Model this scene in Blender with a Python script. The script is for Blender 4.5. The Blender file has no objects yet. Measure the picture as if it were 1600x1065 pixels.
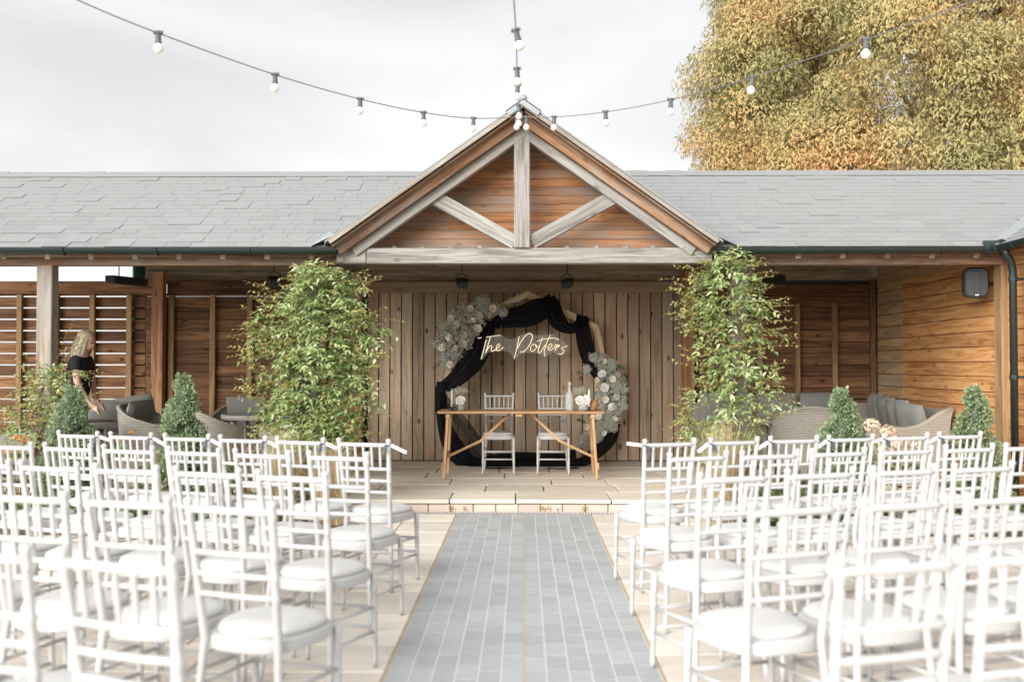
import bpy, math, random
import numpy as np
from mathutils import Vector, Matrix, Quaternion

random.seed(7)
rng = np.random.default_rng(7)
R = math.radians
scene = bpy.context.scene

# ------------------------------------------------------------------ camera, sky, sun, exposure
CAM_H, FPX = 1.39, 1600.0
VPX, VPY = 818.0, 570.0
cam_d = bpy.data.cameras.new('camera')
cam = bpy.data.objects.new('camera', cam_d)
scene.collection.objects.link(cam)
scene.camera = cam
cam.location = (0, 0, CAM_H)
PITCH = math.atan((VPY - 532.5) / FPX)
YAW = math.atan((VPX - 800) / FPX)
cam.rotation_euler = (math.pi / 2 + PITCH, 0, YAW)
cam_d.sensor_width = 36.0
cam_d.lens = 36.0 * FPX / 1600.0
cam_d.clip_start, cam_d.clip_end = 0.05, 3000
cam_d.dof.use_dof = True
cam_d.dof.focus_distance = 12.3
cam_d.dof.aperture_fstop = 1.8

SUN_EL, SUN_AZ = R(22.5), R(33)          # azimuth: how far the light swings from straight ahead towards the right
world = bpy.data.worlds.new('World')
scene.world = world
world.use_nodes = True
wn, wl = world.node_tree.nodes, world.node_tree.links
wn.clear()
w_out = wn.new('ShaderNodeOutputWorld')
w_bg = wn.new('ShaderNodeBackground')
w_bg.inputs['Strength'].default_value = 0.1
w_sky = wn.new('ShaderNodeTexSky')
w_sky.sky_type = 'NISHITA'
w_sky.sun_disc = False
w_sky.sun_elevation = SUN_EL
w_sky.sun_rotation = math.pi + SUN_AZ
w_tc = wn.new('ShaderNodeTexCoord')
w_map = wn.new('ShaderNodeMapping')
w_map.inputs['Scale'].default_value = (1.6, 1.6, 4.2)
w_map.inputs['Location'].default_value = (2.3, 0.7, 0.4)
w_noise = wn.new('ShaderNodeTexNoise')
w_noise.inputs['Scale'].default_value = 1.5
w_noise.inputs['Detail'].default_value = 4.0
w_noise.inputs['Roughness'].default_value = 0.45
w_noise.inputs['Distortion'].default_value = 0.4
w_ramp = wn.new('ShaderNodeValToRGB')
w_ramp.color_ramp.elements[0].position = 0.36
w_ramp.color_ramp.elements[0].color = (0.755, 0.757, 0.762, 1)
w_ramp.color_ramp.elements[1].position = 0.60
w_ramp.color_ramp.elements[1].color = (0.945, 0.945, 0.945, 1)
w_scale = wn.new('ShaderNodeVectorMath')
w_scale.operation = 'SCALE'
w_scale.inputs['Scale'].default_value = 2.78
w_mix = wn.new('ShaderNodeMix')
w_mix.data_type = 'RGBA'
w_mix.inputs[0].default_value = 0.985
wl.new(w_tc.outputs['Generated'], w_map.inputs['Vector'])
wl.new(w_map.outputs['Vector'], w_noise.inputs['Vector'])
wl.new(w_noise.outputs['Fac'], w_ramp.inputs['Fac'])
wl.new(w_ramp.outputs['Color'], w_scale.inputs[0])
wl.new(w_sky.outputs['Color'], w_mix.inputs[6])
wl.new(w_scale.outputs['Vector'], w_mix.inputs[7])
wl.new(w_mix.outputs[2], w_bg.inputs['Color'])
wl.new(w_bg.outputs['Background'], w_out.inputs['Surface'])

sun_d = bpy.data.lights.new('sun', 'SUN')
sun_d.energy = 1.95
sun_d.angle = R(54.0)
sun_d.color = (1.0, 0.965, 0.91)
sun = bpy.data.objects.new('sun', sun_d)
scene.collection.objects.link(sun)
_dir = Vector((math.sin(SUN_AZ) * math.cos(SUN_EL), math.cos(SUN_AZ) * math.cos(SUN_EL), -math.sin(SUN_EL)))
sun.rotation_euler = _dir.to_track_quat('-Z', 'Y').to_euler()

scene.view_settings.view_transform = 'Standard'
scene.view_settings.look = 'None'
scene.view_settings.gamma = 1.0
scene.view_settings.exposure = 1.92
scene.cycles.max_bounces = 8
scene.cycles.diffuse_bounces = 5
scene.cycles.transparent_max_bounces = 12
scene.cycles.sample_clamp_indirect = 6.0
scene.cycles.caustics_reflective = False
scene.cycles.caustics_refractive = False

# ------------------------------------------------------------------ helpers
WM = {}                                   # world matrix of each object as built
_camrot = cam.rotation_euler.to_matrix()

def at(px, py, d):
    """The point that lies d metres ahead (world y) on the sight line through a pixel of the photograph."""
    v = _camrot @ Vector(((px - 800) / FPX, (532.5 - py) / FPX, -1.0))
    v *= d / v.y
    return Vector((v.x, v.y, v.z + CAM_H))

def tag(o, label=None, cat=None, group=None, kind=None):
    if label: o['label'] = label
    if cat: o['category'] = cat
    if group: o['group'] = group
    if kind: o['kind'] = kind
    return o

def link(o, parent=None, mw=None):
    scene.collection.objects.link(o)
    mw = mw if mw is not None else Matrix.Identity(4)
    if parent is not None:
        o.parent = parent
        o.matrix_parent_inverse = WM[parent].inverted()
    o.matrix_basis = mw
    WM[o] = mw
    return o

def empty(name, loc=(0, 0, 0), rz=0.0, parent=None):
    o = bpy.data.objects.new(name, None)
    o.empty_display_size = 0.1
    return link(o, parent, Matrix.Translation(loc) @ Matrix.Rotation(rz, 4, 'Z'))

def thing(name, label, cat, loc=(0, 0, 0), rz=0.0, group=None):
    return tag(empty(name, loc, rz), label, cat, group)

def copy_tree(o, mw=None, parent=None):
    c = o.copy()
    scene.collection.objects.link(c)
    if parent is not None:
        c.parent = parent
    if mw is not None:
        c.matrix_basis = mw
        WM[c] = mw
    for ch in [x for x in CHILDREN.get(o.name, [])]:
        copy_tree(ch, None, c)
    return c

CHILDREN = {}

def np_mesh(name, verts, faces, smooth=False, uv=None):
    """verts (N,3), faces (M,k) arrays with one k."""
    me = bpy.data.meshes.new(name)
    verts = np.asarray(verts, dtype=np.float32)
    faces = np.asarray(faces, dtype=np.int32)
    me.vertices.add(len(verts))
    me.vertices.foreach_set('co', verts.ravel())
    k = faces.shape[1]
    me.loops.add(faces.size)
    me.loops.foreach_set('vertex_index', faces.ravel())
    me.polygons.add(len(faces))
    me.polygons.foreach_set('loop_start', np.arange(0, faces.size, k, dtype=np.int32))
    if smooth:
        me.polygons.foreach_set('use_smooth', np.ones(len(faces), dtype=bool))
    if uv is not None:
        lay = me.uv_layers.new(name='UVMap')
        lay.data.foreach_set('uv', np.asarray(uv, dtype=np.float32)[faces.ravel()].ravel())
    me.update(calc_edges=True)
    me.validate()
    return me

class MB:
    def __init__(self):
        self.v, self.f, self.uv = [], [], []
    def add(self, vs, fs, M=None):
        b = len(self.v)
        for p in vs:
            p = Vector(p)
            self.v.append(tuple(M @ p) if M is not None else tuple(p))
        for f in fs:
            self.f.append(tuple(b + i for i in f))
        return self
    def box(self, c, s, M=None, ch=0.0):
        hx, hy, hz = s[0] / 2, s[1] / 2, s[2] / 2
        T = Matrix.Translation(c)
        if M is not None: T = T @ M
        if ch <= 0:
            vs = [(x, y, z) for x in (-hx, hx) for y in (-hy, hy) for z in (-hz, hz)]
            fs = [(0, 1, 3, 2), (4, 6, 7, 5), (0, 4, 5, 1), (2, 3, 7, 6), (0, 2, 6, 4), (1, 5, 7, 3)]
            return self.add(vs, fs, T)
        ch = min(ch, hx * .45, hy * .45, hz * .45)
        # chamfered box: three vertices per corner
        vs, idx = [], {}
        for i, sx in enumerate((-1, 1)):
            for j, sy in enumerate((-1, 1)):
                for k, sz in enumerate((-1, 1)):
                    for a in range(3):
                        p = [sx * hx, sy * hy, sz * hz]
                        for b in range(3):
                            if b != a:
                                p[b] -= (sx, sy, sz)[b] * ch
                        idx[i, j, k, a] = len(vs)
                        vs.append(tuple(p))
        fs = []
        for a in range(3):
            b, c2 = (a + 1) % 3, (a + 2) % 3
            for s_ in (0, 1):
                q = []
                for (u, w) in ((0, 0), (1, 0), (1, 1), (0, 1)):
                    key = [0, 0, 0]; key[a] = s_; key[b] = u; key[c2] = w
                    q.append(idx[key[0], key[1], key[2], a])
                fs.append(tuple(q) if s_ else tuple(reversed(q)))
        for a in range(3):                       # edges along axis a
            b, c2 = (a + 1) % 3, (a + 2) % 3
            for u in (0, 1):
                for w in (0, 1):
                    k0 = [0, 0, 0]; k0[b] = u; k0[c2] = w
                    k1 = list(k0); k1[a] = 1
                    q = (idx[(*k0, b)], idx[(*k1, b)], idx[(*k1, c2)], idx[(*k0, c2)])
                    fs.append(q if u == w else tuple(reversed(q)))
        for i in (0, 1):
            for j in (0, 1):
                for k in (0, 1):
                    t = tuple(idx[i, j, k, a] for a in range(3))
                    fs.append(t if (i + j + k) % 2 else tuple(reversed(t)))
        return self.add(vs, fs, T)
    def bar(self, p0, p1, w, h, up=(0, 0, 1), ch=0.0):
        p0, p1 = Vector(p0), Vector(p1)
        M, L = frame(p0, p1, up)
        sub = MB().box((L / 2, 0, 0), (L, w, h), ch=ch)
        return self.add(sub.v, sub.f, M)
    def tube(self, pts, rad, n=8, caps=True):
        pts = [Vector(p) for p in pts]
        if not hasattr(rad, '__len__'): rad = [rad] * len(pts)
        b = len(self.v)
        prev = None
        for i, p in enumerate(pts):
            t = (pts[min(i + 1, len(pts) - 1)] - pts[max(i - 1, 0)])
            if t.length < 1e-9: t = Vector((0, 0, 1))
            t.normalize()
            if prev is None:
                a = Vector((1, 0, 0)) if abs(t.x) < .9 else Vector((0, 1, 0))
                u = t.cross(a).normalized()
            else:
                u = (prev - t * prev.dot(t))
                u = u.normalized() if u.length > 1e-6 else t.orthogonal().normalized()
            prev = u
            w = t.cross(u)
            for k in range(n):
                a = 2 * math.pi * k / n
                self.v.append(tuple(p + (u * math.cos(a) + w * math.sin(a)) * rad[i]))
        for i in range(len(pts) - 1):
            for k in range(n):
                k2 = (k + 1) % n
                self.f.append((b + i * n + k, b + i * n + k2, b + (i + 1) * n + k2, b + (i + 1) * n + k))
        if caps:
            self.f.append(tuple(b + k for k in reversed(range(n))))
            self.f.append(tuple(b + (len(pts) - 1) * n + k for k in range(n)))
        return self
    def lathe(self, prof, n=16, M=None, caps=True):
        """prof: list of (r, z)."""
        vs, fs = [], []
        for r, z in prof:
            for k in range(n):
                a = 2 * math.pi * k / n
                vs.append((r * math.cos(a), r * math.sin(a), z))
        for i in range(len(prof) - 1):
            for k in range(n):
                k2 = (k + 1) % n
                fs.append((i * n + k, i * n + k2, (i + 1) * n + k2, (i + 1) * n + k))
        if caps:
            fs.append(tuple(reversed(range(n))))
            fs.append(tuple((len(prof) - 1) * n + k for k in range(n)))
        return self.add(vs, fs, M)
    def rings(self, rings, cap0=True, cap1=True):
        n = len(rings[0])
        vs = [p for r in rings for p in r]
        fs = []
        for i in range(len(rings) - 1):
            for k in range(n):
                k2 = (k + 1) % n
                fs.append((i * n + k, i * n + k2, (i + 1) * n + k2, (i + 1) * n + k))
        if cap0: fs.append(tuple(reversed(range(n))))
        if cap1: fs.append(tuple((len(rings) - 1) * n + k for k in range(n)))
        return self.add(vs, fs)
    def prism(self, poly, vec):
        """poly: list of 3-D points (one plane); vec: extrusion."""
        n = len(poly)
        vec = Vector(vec)
        vs = [Vector(p) for p in poly] + [Vector(p) + vec for p in poly]
        fs = [tuple(reversed(range(n))), tuple(range(n, 2 * n))]
        for k in range(n):
            k2 = (k + 1) % n
            fs.append((k, k2, n + k2, n + k))
        return self.add(vs, fs)
    def mesh(self, name, smooth=False):
        me = bpy.data.meshes.new(name)
        me.from_pydata(self.v, [], self.f)
        if smooth:
            me.polygons.foreach_set('use_smooth', np.ones(len(me.polygons), dtype=bool))
        me.update()
        return me
    def build(self, name, mat, parent=None, smooth=False, mw=None, angle=None):
        me = self.mesh(name, smooth or angle is not None)
        if angle is not None:
            try: me.set_sharp_from_angle(angle=R(angle))
            except Exception: pass
        return mk(name, me, mat, parent, mw)

def mk(name, me, mat, parent=None, mw=None):
    if mat is not None and len(me.materials) == 0:
        me.materials.append(mat)
    o = bpy.data.objects.new(name, me)
    link(o, parent, mw)
    if parent is not None:
        CHILDREN.setdefault(parent.name, []).append(o)
    return o

def frame(p0, p1, up=(0, 0, 1)):
    """Matrix with local X from p0 to p1, local Z as near to up as can be; and the length."""
    p0, p1 = Vector(p0), Vector(p1)
    x = p1 - p0
    L = x.length
    x.normalize()
    z = Vector(up)
    z = z - x * z.dot(x)
    if z.length < 1e-6:
        z = x.orthogonal()
    z.normalize()
    y = z.cross(x)
    M = Matrix(((x.x, y.x, z.x, p0.x), (x.y, y.y, z.y, p0.y), (x.z, y.z, z.z, p0.z), (0, 0, 0, 1)))
    return M, L

_plank_cache = {}
def plank(name, p0, p1, w, t, mat, parent, up=(0, 0, 1), ch=0.004):
    """A board from p0 to p1 (its centre line), w across (local Y), t thick (local Z towards up)."""
    M, L = frame(p0, p1, up)
    key = (round(L, 3), round(w, 4), round(t, 4), ch, mat.name)
    me = _plank_cache.get(key)
    if me is None:
        me = MB().box((L / 2, 0, 0), (L, w, t), ch=ch).mesh(name)
        me.materials.append(mat)
        _plank_cache[key] = me
    return mk(name, me, None, parent, M)

def unit(n):
    v = rng.normal(size=(n, 3))
    return v / np.linalg.norm(v, axis=1, keepdims=True)

def leaves_mesh(name, pos, axis, L, W, fold=0.25, curl=0.0, flat=None, simple=False):
    """Leaf-shaped folded blades (6 vertices, 4 triangles each): pos (N,3) base, axis (N,3) unit, L, W scalars or (N,)."""
    n = len(pos)
    L = np.broadcast_to(L, (n,)).reshape(-1, 1)
    W = np.broadcast_to(W, (n,)).reshape(-1, 1)
    axis = axis / np.maximum(np.linalg.norm(axis, axis=1, keepdims=True), 1e-6)
    r = unit(n) if flat is None else flat + unit(n) * 0.35
    side = np.cross(axis, r)
    side /= np.maximum(np.linalg.norm(side, axis=1, keepdims=True), 1e-6)
    nor = np.cross(side, axis)
    if simple:                                   # far leaves: a folded diamond, two triangles
        v = np.stack([pos, pos + axis * L * .45 + side * W * .5 + nor * W * fold, pos + axis * L - nor * L * curl, pos + axis * L * .45 - side * W * .5 + nor * W * fold], 1)
        f = ((np.arange(n) * 4).reshape(-1, 1, 1) + np.array([[0, 2, 1], [0, 3, 2]])[None]).reshape(-1, 3)
        return np_mesh(name, v.reshape(-1, 3), f)
    v = np.empty((n, 6, 3))
    v[:, 0] = pos
    v[:, 1] = pos + axis * L * .38 + side * W * .5 + nor * W * fold
    v[:, 2] = pos + axis * L * .38 - side * W * .5 + nor * W * fold
    v[:, 3] = pos + axis * L * .42
    v[:, 4] = pos + axis * L * .72 + side * W * .34 + nor * (W * fold * .7 - L * curl * .5)
    v[:, 5] = pos + axis * L - nor * L * curl
    base = (np.arange(n) * 6).reshape(-1, 1)
    tri = np.array([[0, 3, 1], [0, 2, 3], [1, 3, 5], [2, 5, 3]])
    f = (base[:, :, None] + tri[None]).reshape(-1, 3)
    return np_mesh(name, v.reshape(-1, 3), f)
# ------------------------------------------------------------------ materials
MAT = {}
def nmat(name):
    m = bpy.data.materials.new(name)
    m.use_nodes = True
    nt = m.node_tree
    bs = nt.nodes['Principled BSDF']
    MAT[name] = m
    return m, nt, nt.nodes, nt.links, bs

def ramp(nodes, stops):
    r = nodes.new('ShaderNodeValToRGB')
    el = r.color_ramp.elements
    while len(el) > 1: el.remove(el[-1])
    el[0].position, el[0].color = stops[0][0], (*stops[0][1], 1)
    for p, c in stops[1:]:
        e = el.new(p); e.color = (*c, 1)
    return r

def noise(nodes, links, vec, scale, detail=4, rough=.55, dist=0.0):
    n = nodes.new('ShaderNodeTexNoise')
    n.inputs['Scale'].default_value = scale
    n.inputs['Detail'].default_value = detail
    n.inputs['Roughness'].default_value = rough
    n.inputs['Distortion'].default_value = dist
    if vec is not None: links.new(vec, n.inputs['Vector'])
    return n

def mixc(nodes, links, fac, a, b, blend='MIX'):
    m = nodes.new('ShaderNodeMix')
    m.data_type = 'RGBA'
    m.blend_type = blend
    for sock, v in ((m.inputs[0], fac), (m.inputs[6], a), (m.inputs[7], b)):
        if isinstance(v, (int, float)): sock.default_value = v
        elif isinstance(v, tuple): sock.default_value = (*v, 1)
        else: links.new(v, sock)
    return m.outputs[2]

def math_(nodes, links, op, a, b=None, clamp=False):
    m = nodes.new('ShaderNodeMath')
    m.operation = op
    m.use_clamp = clamp
    for sock, v in ((m.inputs[0], a), (m.inputs[1], b)):
        if v is None: continue
        if isinstance(v, (int, float)): sock.default_value = v
        else: links.new(v, sock)
    return m.outputs[0]

def vec_(nodes, links, op, a, b):
    m = nodes.new('ShaderNodeVectorMath')
    m.operation = op
    for sock, v in ((m.inputs[0], a), (m.inputs[1], b)):
        if isinstance(v, tuple): sock.default_value = v
        else: links.new(v, sock)
    return m.outputs[0]

def bump(nodes, links, bs, h, strength=.3, dist=.004):
    b = nodes.new('ShaderNodeBump')
    b.inputs['Strength'].default_value = strength
    b.inputs['Distance'].default_value = dist
    links.new(h, b.inputs['Height'])
    links.new(b.outputs['Normal'], bs.inputs['Normal'])

def obj_vec(nodes, links, spread=37.0):
    """Object coordinates shifted by the object's own random number: no two boards alike."""
    tc = nodes.new('ShaderNodeTexCoord')
    oi = nodes.new('ShaderNodeObjectInfo')
    off = nodes.new('ShaderNodeVectorMath'); off.operation = 'SCALE'
    off.inputs[0].default_value = (spread, spread * .71, spread * .43)
    links.new(oi.outputs['Random'], off.inputs['Scale'])
    return vec_(nodes, links, 'ADD', tc.outputs['Object'], off.outputs[0]), oi

def wood(name, dark, mid, light, grey=None, greyamt=0.0, knots=.55, vary=.35, rough=.75, greyscale=1.5, red=None):
    m, nt, N, L, bs = nmat(name)
    v, oi = obj_vec(N, L)
    vs = vec_(N, L, 'MULTIPLY', v, (1.1, 16.0, 16.0))
    vf = vec_(N, L, 'MULTIPLY', v, (5.0, 110.0, 110.0))
    n1 = noise(N, L, vs, 1.0, 5, .6, 1.1)
    n2 = noise(N, L, vf, 1.0, 3, .6, .2)
    g = math_(N, L, 'ADD', math_(N, L, 'MULTIPLY', n1.outputs['Fac'], .72), math_(N, L, 'MULTIPLY', n2.outputs['Fac'], .28))
    rp = ramp(N, [(.38, dark), (.5, mid), (.61, light)])
    L.new(g, rp.inputs['Fac'])
    col = rp.outputs['Color']
    # board-to-board difference
    rnd2 = math_(N, L, 'FRACT', math_(N, L, 'MULTIPLY', oi.outputs['Random'], 17.31))
    if red is not None:
        col = mixc(N, L, math_(N, L, 'MULTIPLY', math_(N, L, 'GREATER_THAN', rnd2, .55), .55), col, red)
    if grey is not None:
        ng = noise(N, L, vec_(N, L, 'MULTIPLY', v, (greyscale, greyscale * 3, greyscale * 3)), 1.0, 4, .6, .5)
        gr = math_(N, L, 'ADD', math_(N, L, 'MULTIPLY', math_(N, L, 'SUBTRACT', ng.outputs['Fac'], .5), 3.2), greyamt)
        gr = math_(N, L, 'ADD', gr, math_(N, L, 'MULTIPLY', math_(N, L, 'SUBTRACT', rnd2, .5), .5), True)
        gcol = mixc(N, L, math_(N, L, 'MULTIPLY', g, .9), tuple(c * .55 for c in grey), grey)
        col = mixc(N, L, gr, col, gcol)
    if knots:
        vo = N.new('ShaderNodeTexVoronoi')
        vo.inputs['Scale'].default_value = 1.0
        L.new(vec_(N, L, 'MULTIPLY', v, (3.2, 6.2, 6.2)), vo.inputs['Vector'])
        k = math_(N, L, 'MULTIPLY', math_(N, L, 'SUBTRACT', .17, vo.outputs['Distance']), 9.0, True)
        col = mixc(N, L, math_(N, L, 'MULTIPLY', k, knots), col, tuple(c * .28 for c in dark))
    hsv = N.new('ShaderNodeHueSaturation')
    L.new(math_(N, L, 'ADD', math_(N, L, 'MULTIPLY', oi.outputs['Random'], vary * 2), 1 - vary), hsv.inputs['Value'])
    hsv.inputs['Saturation'].default_value = 1.0
    L.new(col, hsv.inputs['Color'])
    L.new(hsv.outputs['Color'], bs.inputs['Base Color'])
    bs.inputs['Roughness'].default_value = rough
    bs.inputs['Specular IOR Level'].default_value = .25
    bump(N, L, bs, g, .35, .004)
    return m

def plain(name, col, rough=.6, metal=0.0, vary=0.0, spec=.5, mottling=.0, mscale=30, bumps=0.0, bscale=200, trans=0.0, coat=0.0):
    m, nt, N, L, bs = nmat(name)
    bs.inputs['Roughness'].default_value = rough
    bs.inputs['Metallic'].default_value = metal
    bs.inputs['Specular IOR Level'].default_value = spec
    bs.inputs['Coat Weight'].default_value = coat
    v, oi = obj_vec(N, L)
    n1 = noise(N, L, v, mscale, 4, .6)
    f = math_(N, L, 'ADD', math_(N, L, 'MULTIPLY', math_(N, L, 'SUBTRACT', n1.outputs['Fac'], .5), mottling * 2),
              math_(N, L, 'ADD', math_(N, L, 'MULTIPLY', math_(N, L, 'SUBTRACT', oi.outputs['Random'], .5), vary * 2), 1.0))
    hsv = N.new('ShaderNodeHueSaturation')
    hsv.inputs['Color'].default_value = (*col, 1)
    L.new(f, hsv.inputs['Value'])
    L.new(hsv.outputs['Color'], bs.inputs['Base Color'])
    if bumps:
        n2 = noise(N, L, v, bscale, 3, .6)
        bump(N, L, bs, n2.outputs['Fac'], bumps, .003)
    return m

def leafmat(name, stops, rough=.45, trans=.3, spec=.4, island=True, scale=None, tint=None):
    m, nt, N, L, bs = nmat(name)
    geo = N.new('ShaderNodeNewGeometry')
    rp = ramp(N, stops)
    fac = geo.outputs['Random Per Island']
    if scale:
        tc = N.new('ShaderNodeTexCoord')
        nz = noise(N, L, tc.outputs['Object'], scale, 3, .5)
        fac = math_(N, L, 'ADD', math_(N, L, 'MULTIPLY', fac, .45),
                    math_(N, L, 'ADD', math_(N, L, 'MULTIPLY', math_(N, L, 'SUBTRACT', nz.outputs['Fac'], .5), 2.2), .28), True)
    L.new(fac, rp.inputs['Fac'])
    L.new(rp.outputs['Color'], bs.inputs['Base Color'])
    bs.inputs['Roughness'].default_value = rough
    bs.inputs['Specular IOR Level'].default_value = spec
    tr = N.new('ShaderNodeBsdfTranslucent')
    L.new(rp.outputs['Color'], tr.inputs['Color'])
    mx = N.new('ShaderNodeMixShader')
    mx.inputs[0].default_value = trans
    L.new(bs.outputs[0], mx.inputs[1]); L.new(tr.outputs[0], mx.inputs[2])
    L.new(mx.outputs[0], N['Material Output'].inputs['Surface'])
    return m

wood('weathered_oak', (.14, .125, .115), (.25, .235, .22), (.34, .325, .31), knots=.5, vary=.12)
wood('weathered_oak_part_brown', (.15, .11, .08), (.26, .21, .165), (.35, .30, .25), grey=(.35, .335, .315), greyamt=.55, knots=.4, vary=.12)
wood('brown_timber', (.10, .05, .025), (.22, .115, .06), (.32, .19, .115), grey=(.33, .29, .255), greyamt=.34, knots=.5, vary=.15)
wood('post_brown', (.19, .09, .045), (.33, .17, .09), (.43, .25, .15), knots=.5, vary=.12)
wood('gable_boards', (.24, .10, .045), (.39, .18, .08), (.47, .235, .115), grey=(.36, .32, .28), greyamt=.18, knots=.35, vary=.16, greyscale=.9)
wood('fence_boards', (.08, .038, .019), (.165, .082, .040), (.25, .135, .07), knots=.9, vary=.33)
wood('stud_timber', (.20, .12, .06), (.31, .195, .10), (.40, .265, .15), knots=.3, vary=.1)
wood('plank_boards', (.26, .19, .13), (.44, .33, .225), (.54, .42, .30), grey=(.52, .45, .35), greyamt=.28, knots=.95, vary=.30, red=(.38, .22, .14))
wood('cedar_boards', (.37, .16, .06), (.59, .295, .115), (.68, .39, .185), knots=.55, vary=.14)
wood('cedar_boards_pale', (.32, .19, .09), (.48, .31, .16), (.58, .40, .23), grey=(.50, .42, .30), greyamt=.2, knots=.4, vary=.14)
wood('ceiling_boards', (.19, .145, .105), (.31, .245, .18), (.41, .34, .26), knots=.4, vary=.2)
wood('pale_pine', (.52, .37, .22), (.66, .50, .32), (.74, .60, .42), knots=.12, vary=.06, rough=.55)
wood('pine', (.34, .19, .09), (.50, .31, .16), (.60, .40, .23), knots=.15, vary=.06, rough=.5)
wood('pale_verge', (.20, .17, .14), (.30, .265, .23), (.38, .34, .30), knots=.2, vary=.06)

plain('shingle', (.243, .249, .252), .9, vary=.06, mottling=.08, mscale=60, bumps=.5, bscale=260, spec=.2)
plain('lead', (.27, .29, .31), .6, metal=.1, mottling=.12, mscale=12)
plain('gutter_plastic', (.012, .022, .022), .38, mottling=.2, mscale=5)
plain('black_metal', (.018, .02, .022), .5, mottling=.1)
plain('dark_grey_plastic', (.035, .04, .045), .55, mottling=.1, mscale=14)
plain('dark_green_paint', (.008, .055, .04), .35)
plain('chair_paint', (.505, .505, .505), .38, vary=.015, mottling=.025, mscale=22)
plain('cushion_white', (.62, .615, .605), .9, vary=.03, mottling=.05, mscale=9, bumps=.25, bscale=600, spec=.1)
plain('grey_fabric', (.25, .25, .235), .95, vary=.12, mottling=.08, mscale=40, bumps=.4, bscale=700, spec=.1)
plain('brick_pink', (.60, .48, .41), .9, vary=.12, mottling=.14, mscale=28, bumps=.5, bscale=120)
plain('mortar', (.42, .36, .28), .95, mottling=.15)
plain('jointing_sand', (.47, .37, .26), .95, mottling=.2, mscale=60)
plain('white_joint', (.58, .575, .56), .95, mottling=.1, mscale=60)
plain('soil', (.06, .045, .03), 1.0, mottling=.3, mscale=40, bumps=1, bscale=60)
plain('gravel', (.46, .44, .39), 1.0, mottling=.2, mscale=14, bumps=1, bscale=40)
plain('wax', (.82, .80, .76), .5)
plain('paper', (.84, .82, .86), .7)
plain('ribbon', (.06, .06, .075), .45)
plain('skin', (.56, .34, .25), .5, mottling=.05)
plain('black_cloth', (.008, .008, .01), .85, bumps=.3, bscale=300)
plain('denim', (.06, .10, .18), .85, bumps=.3, bscale=500)
plain('bark', (.13, .095, .065), .95, mottling=.3, mscale=20, bumps=1, bscale=50)
plain('stem_brown', (.16, .09, .045), .85, mottling=.2)
plain('rose_cream', (.88, .83, .73), .6, vary=.08)
plain('rose_white', (.86, .85, .82), .6, vary=.04)
plain('socket_rubber', (.09, .095, .095), .6)
plain('cable_rubber', (.15, .135, .15), .55)
plain('copper_wire', (.45, .22, .12), .4, metal=.8)
plain('amber_glass', (.55, .26, .12), .15)
plain('nail', (.55, .54, .52), .3, metal=.9)

def frosted():
    m, nt, N, L, bs = nmat('frosted_bulb')
    bs.inputs['Base Color'].default_value = (.86, .83, .77, 1)
    bs.inputs['Roughness'].default_value = .3
    bs.inputs['Subsurface Weight'].default_value = .3
    bs.inputs['Subsurface Radius'].default_value = (.02, .02, .02)
frosted()

def sandstone(name, a, b, c, streak=1.0):
    m, nt, N, L, bs = nmat(name)
    v, oi = obj_vec(N, L, 91.0)
    n1 = noise(N, L, vec_(N, L, 'MULTIPLY', v, (1.2, 5.0, 3.0)), 1.2, 5, .6, 1.2)
    n2 = noise(N, L, v, 45, 4, .6)
    f = math_(N, L, 'ADD', math_(N, L, 'MULTIPLY', n1.outputs['Fac'], .75), math_(N, L, 'MULTIPLY', n2.outputs['Fac'], .25))
    rp = ramp(N, [(.3, a), (.5, b), (.7, c)])
    L.new(f, rp.inputs['Fac'])
    rnd2 = math_(N, L, 'FRACT', math_(N, L, 'MULTIPLY', oi.outputs['Random'], 13.7))
    col = mixc(N, L, math_(N, L, 'MULTIPLY', rnd2, .30), rp.outputs['Color'], (.62, .50, .41))
    hsv = N.new('ShaderNodeHueSaturation')
    L.new(math_(N, L, 'ADD', math_(N, L, 'MULTIPLY', oi.outputs['Random'], .18), .91), hsv.inputs['Value'])
    L.new(col, hsv.inputs['Color'])
    L.new(hsv.outputs['Color'], bs.inputs['Base Color'])
    bs.inputs['Roughness'].default_value = .85
    bs.inputs['Specular IOR Level'].default_value = .2
    bump(N, L, bs, f, .4, .006)
sandstone('sandstone', (.54, .475, .39), (.67, .61, .52), (.73, .68, .60))
sandstone('patio_stone', (.59, .53, .46), (.69, .64, .575), (.74, .70, .64))

def paver():
    m, nt, N, L, bs = nmat('grey_paver')
    v, oi = obj_vec(N, L, 57.0)
    n1 = noise(N, L, vec_(N, L, 'MULTIPLY', v, (9.0, 55.0, 9.0)), 1.0, 5, .65, .3)
    n2 = noise(N, L, v, 160, 3, .6)
    f = math_(N, L, 'ADD', math_(N, L, 'MULTIPLY', n1.outputs['Fac'], .7), math_(N, L, 'MULTIPLY', n2.outputs['Fac'], .3))
    rp = ramp(N, [(.3, (.31, .325, .335)), (.5, (.375, .39, .40)), (.7, (.43, .445, .45))])
    L.new(f, rp.inputs['Fac'])
    hsv = N.new('ShaderNodeHueSaturation')
    L.new(math_(N, L, 'ADD', math_(N, L, 'MULTIPLY', oi.outputs['Random'], .17), .915), hsv.inputs['Value'])
    L.new(rp.outputs['Color'], hsv.inputs['Color'])
    L.new(hsv.outputs['Color'], bs.inputs['Base Color'])
    bs.inputs['Roughness'].default_value = .85
    bump(N, L, bs, f, .3, .003)
paver()

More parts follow.
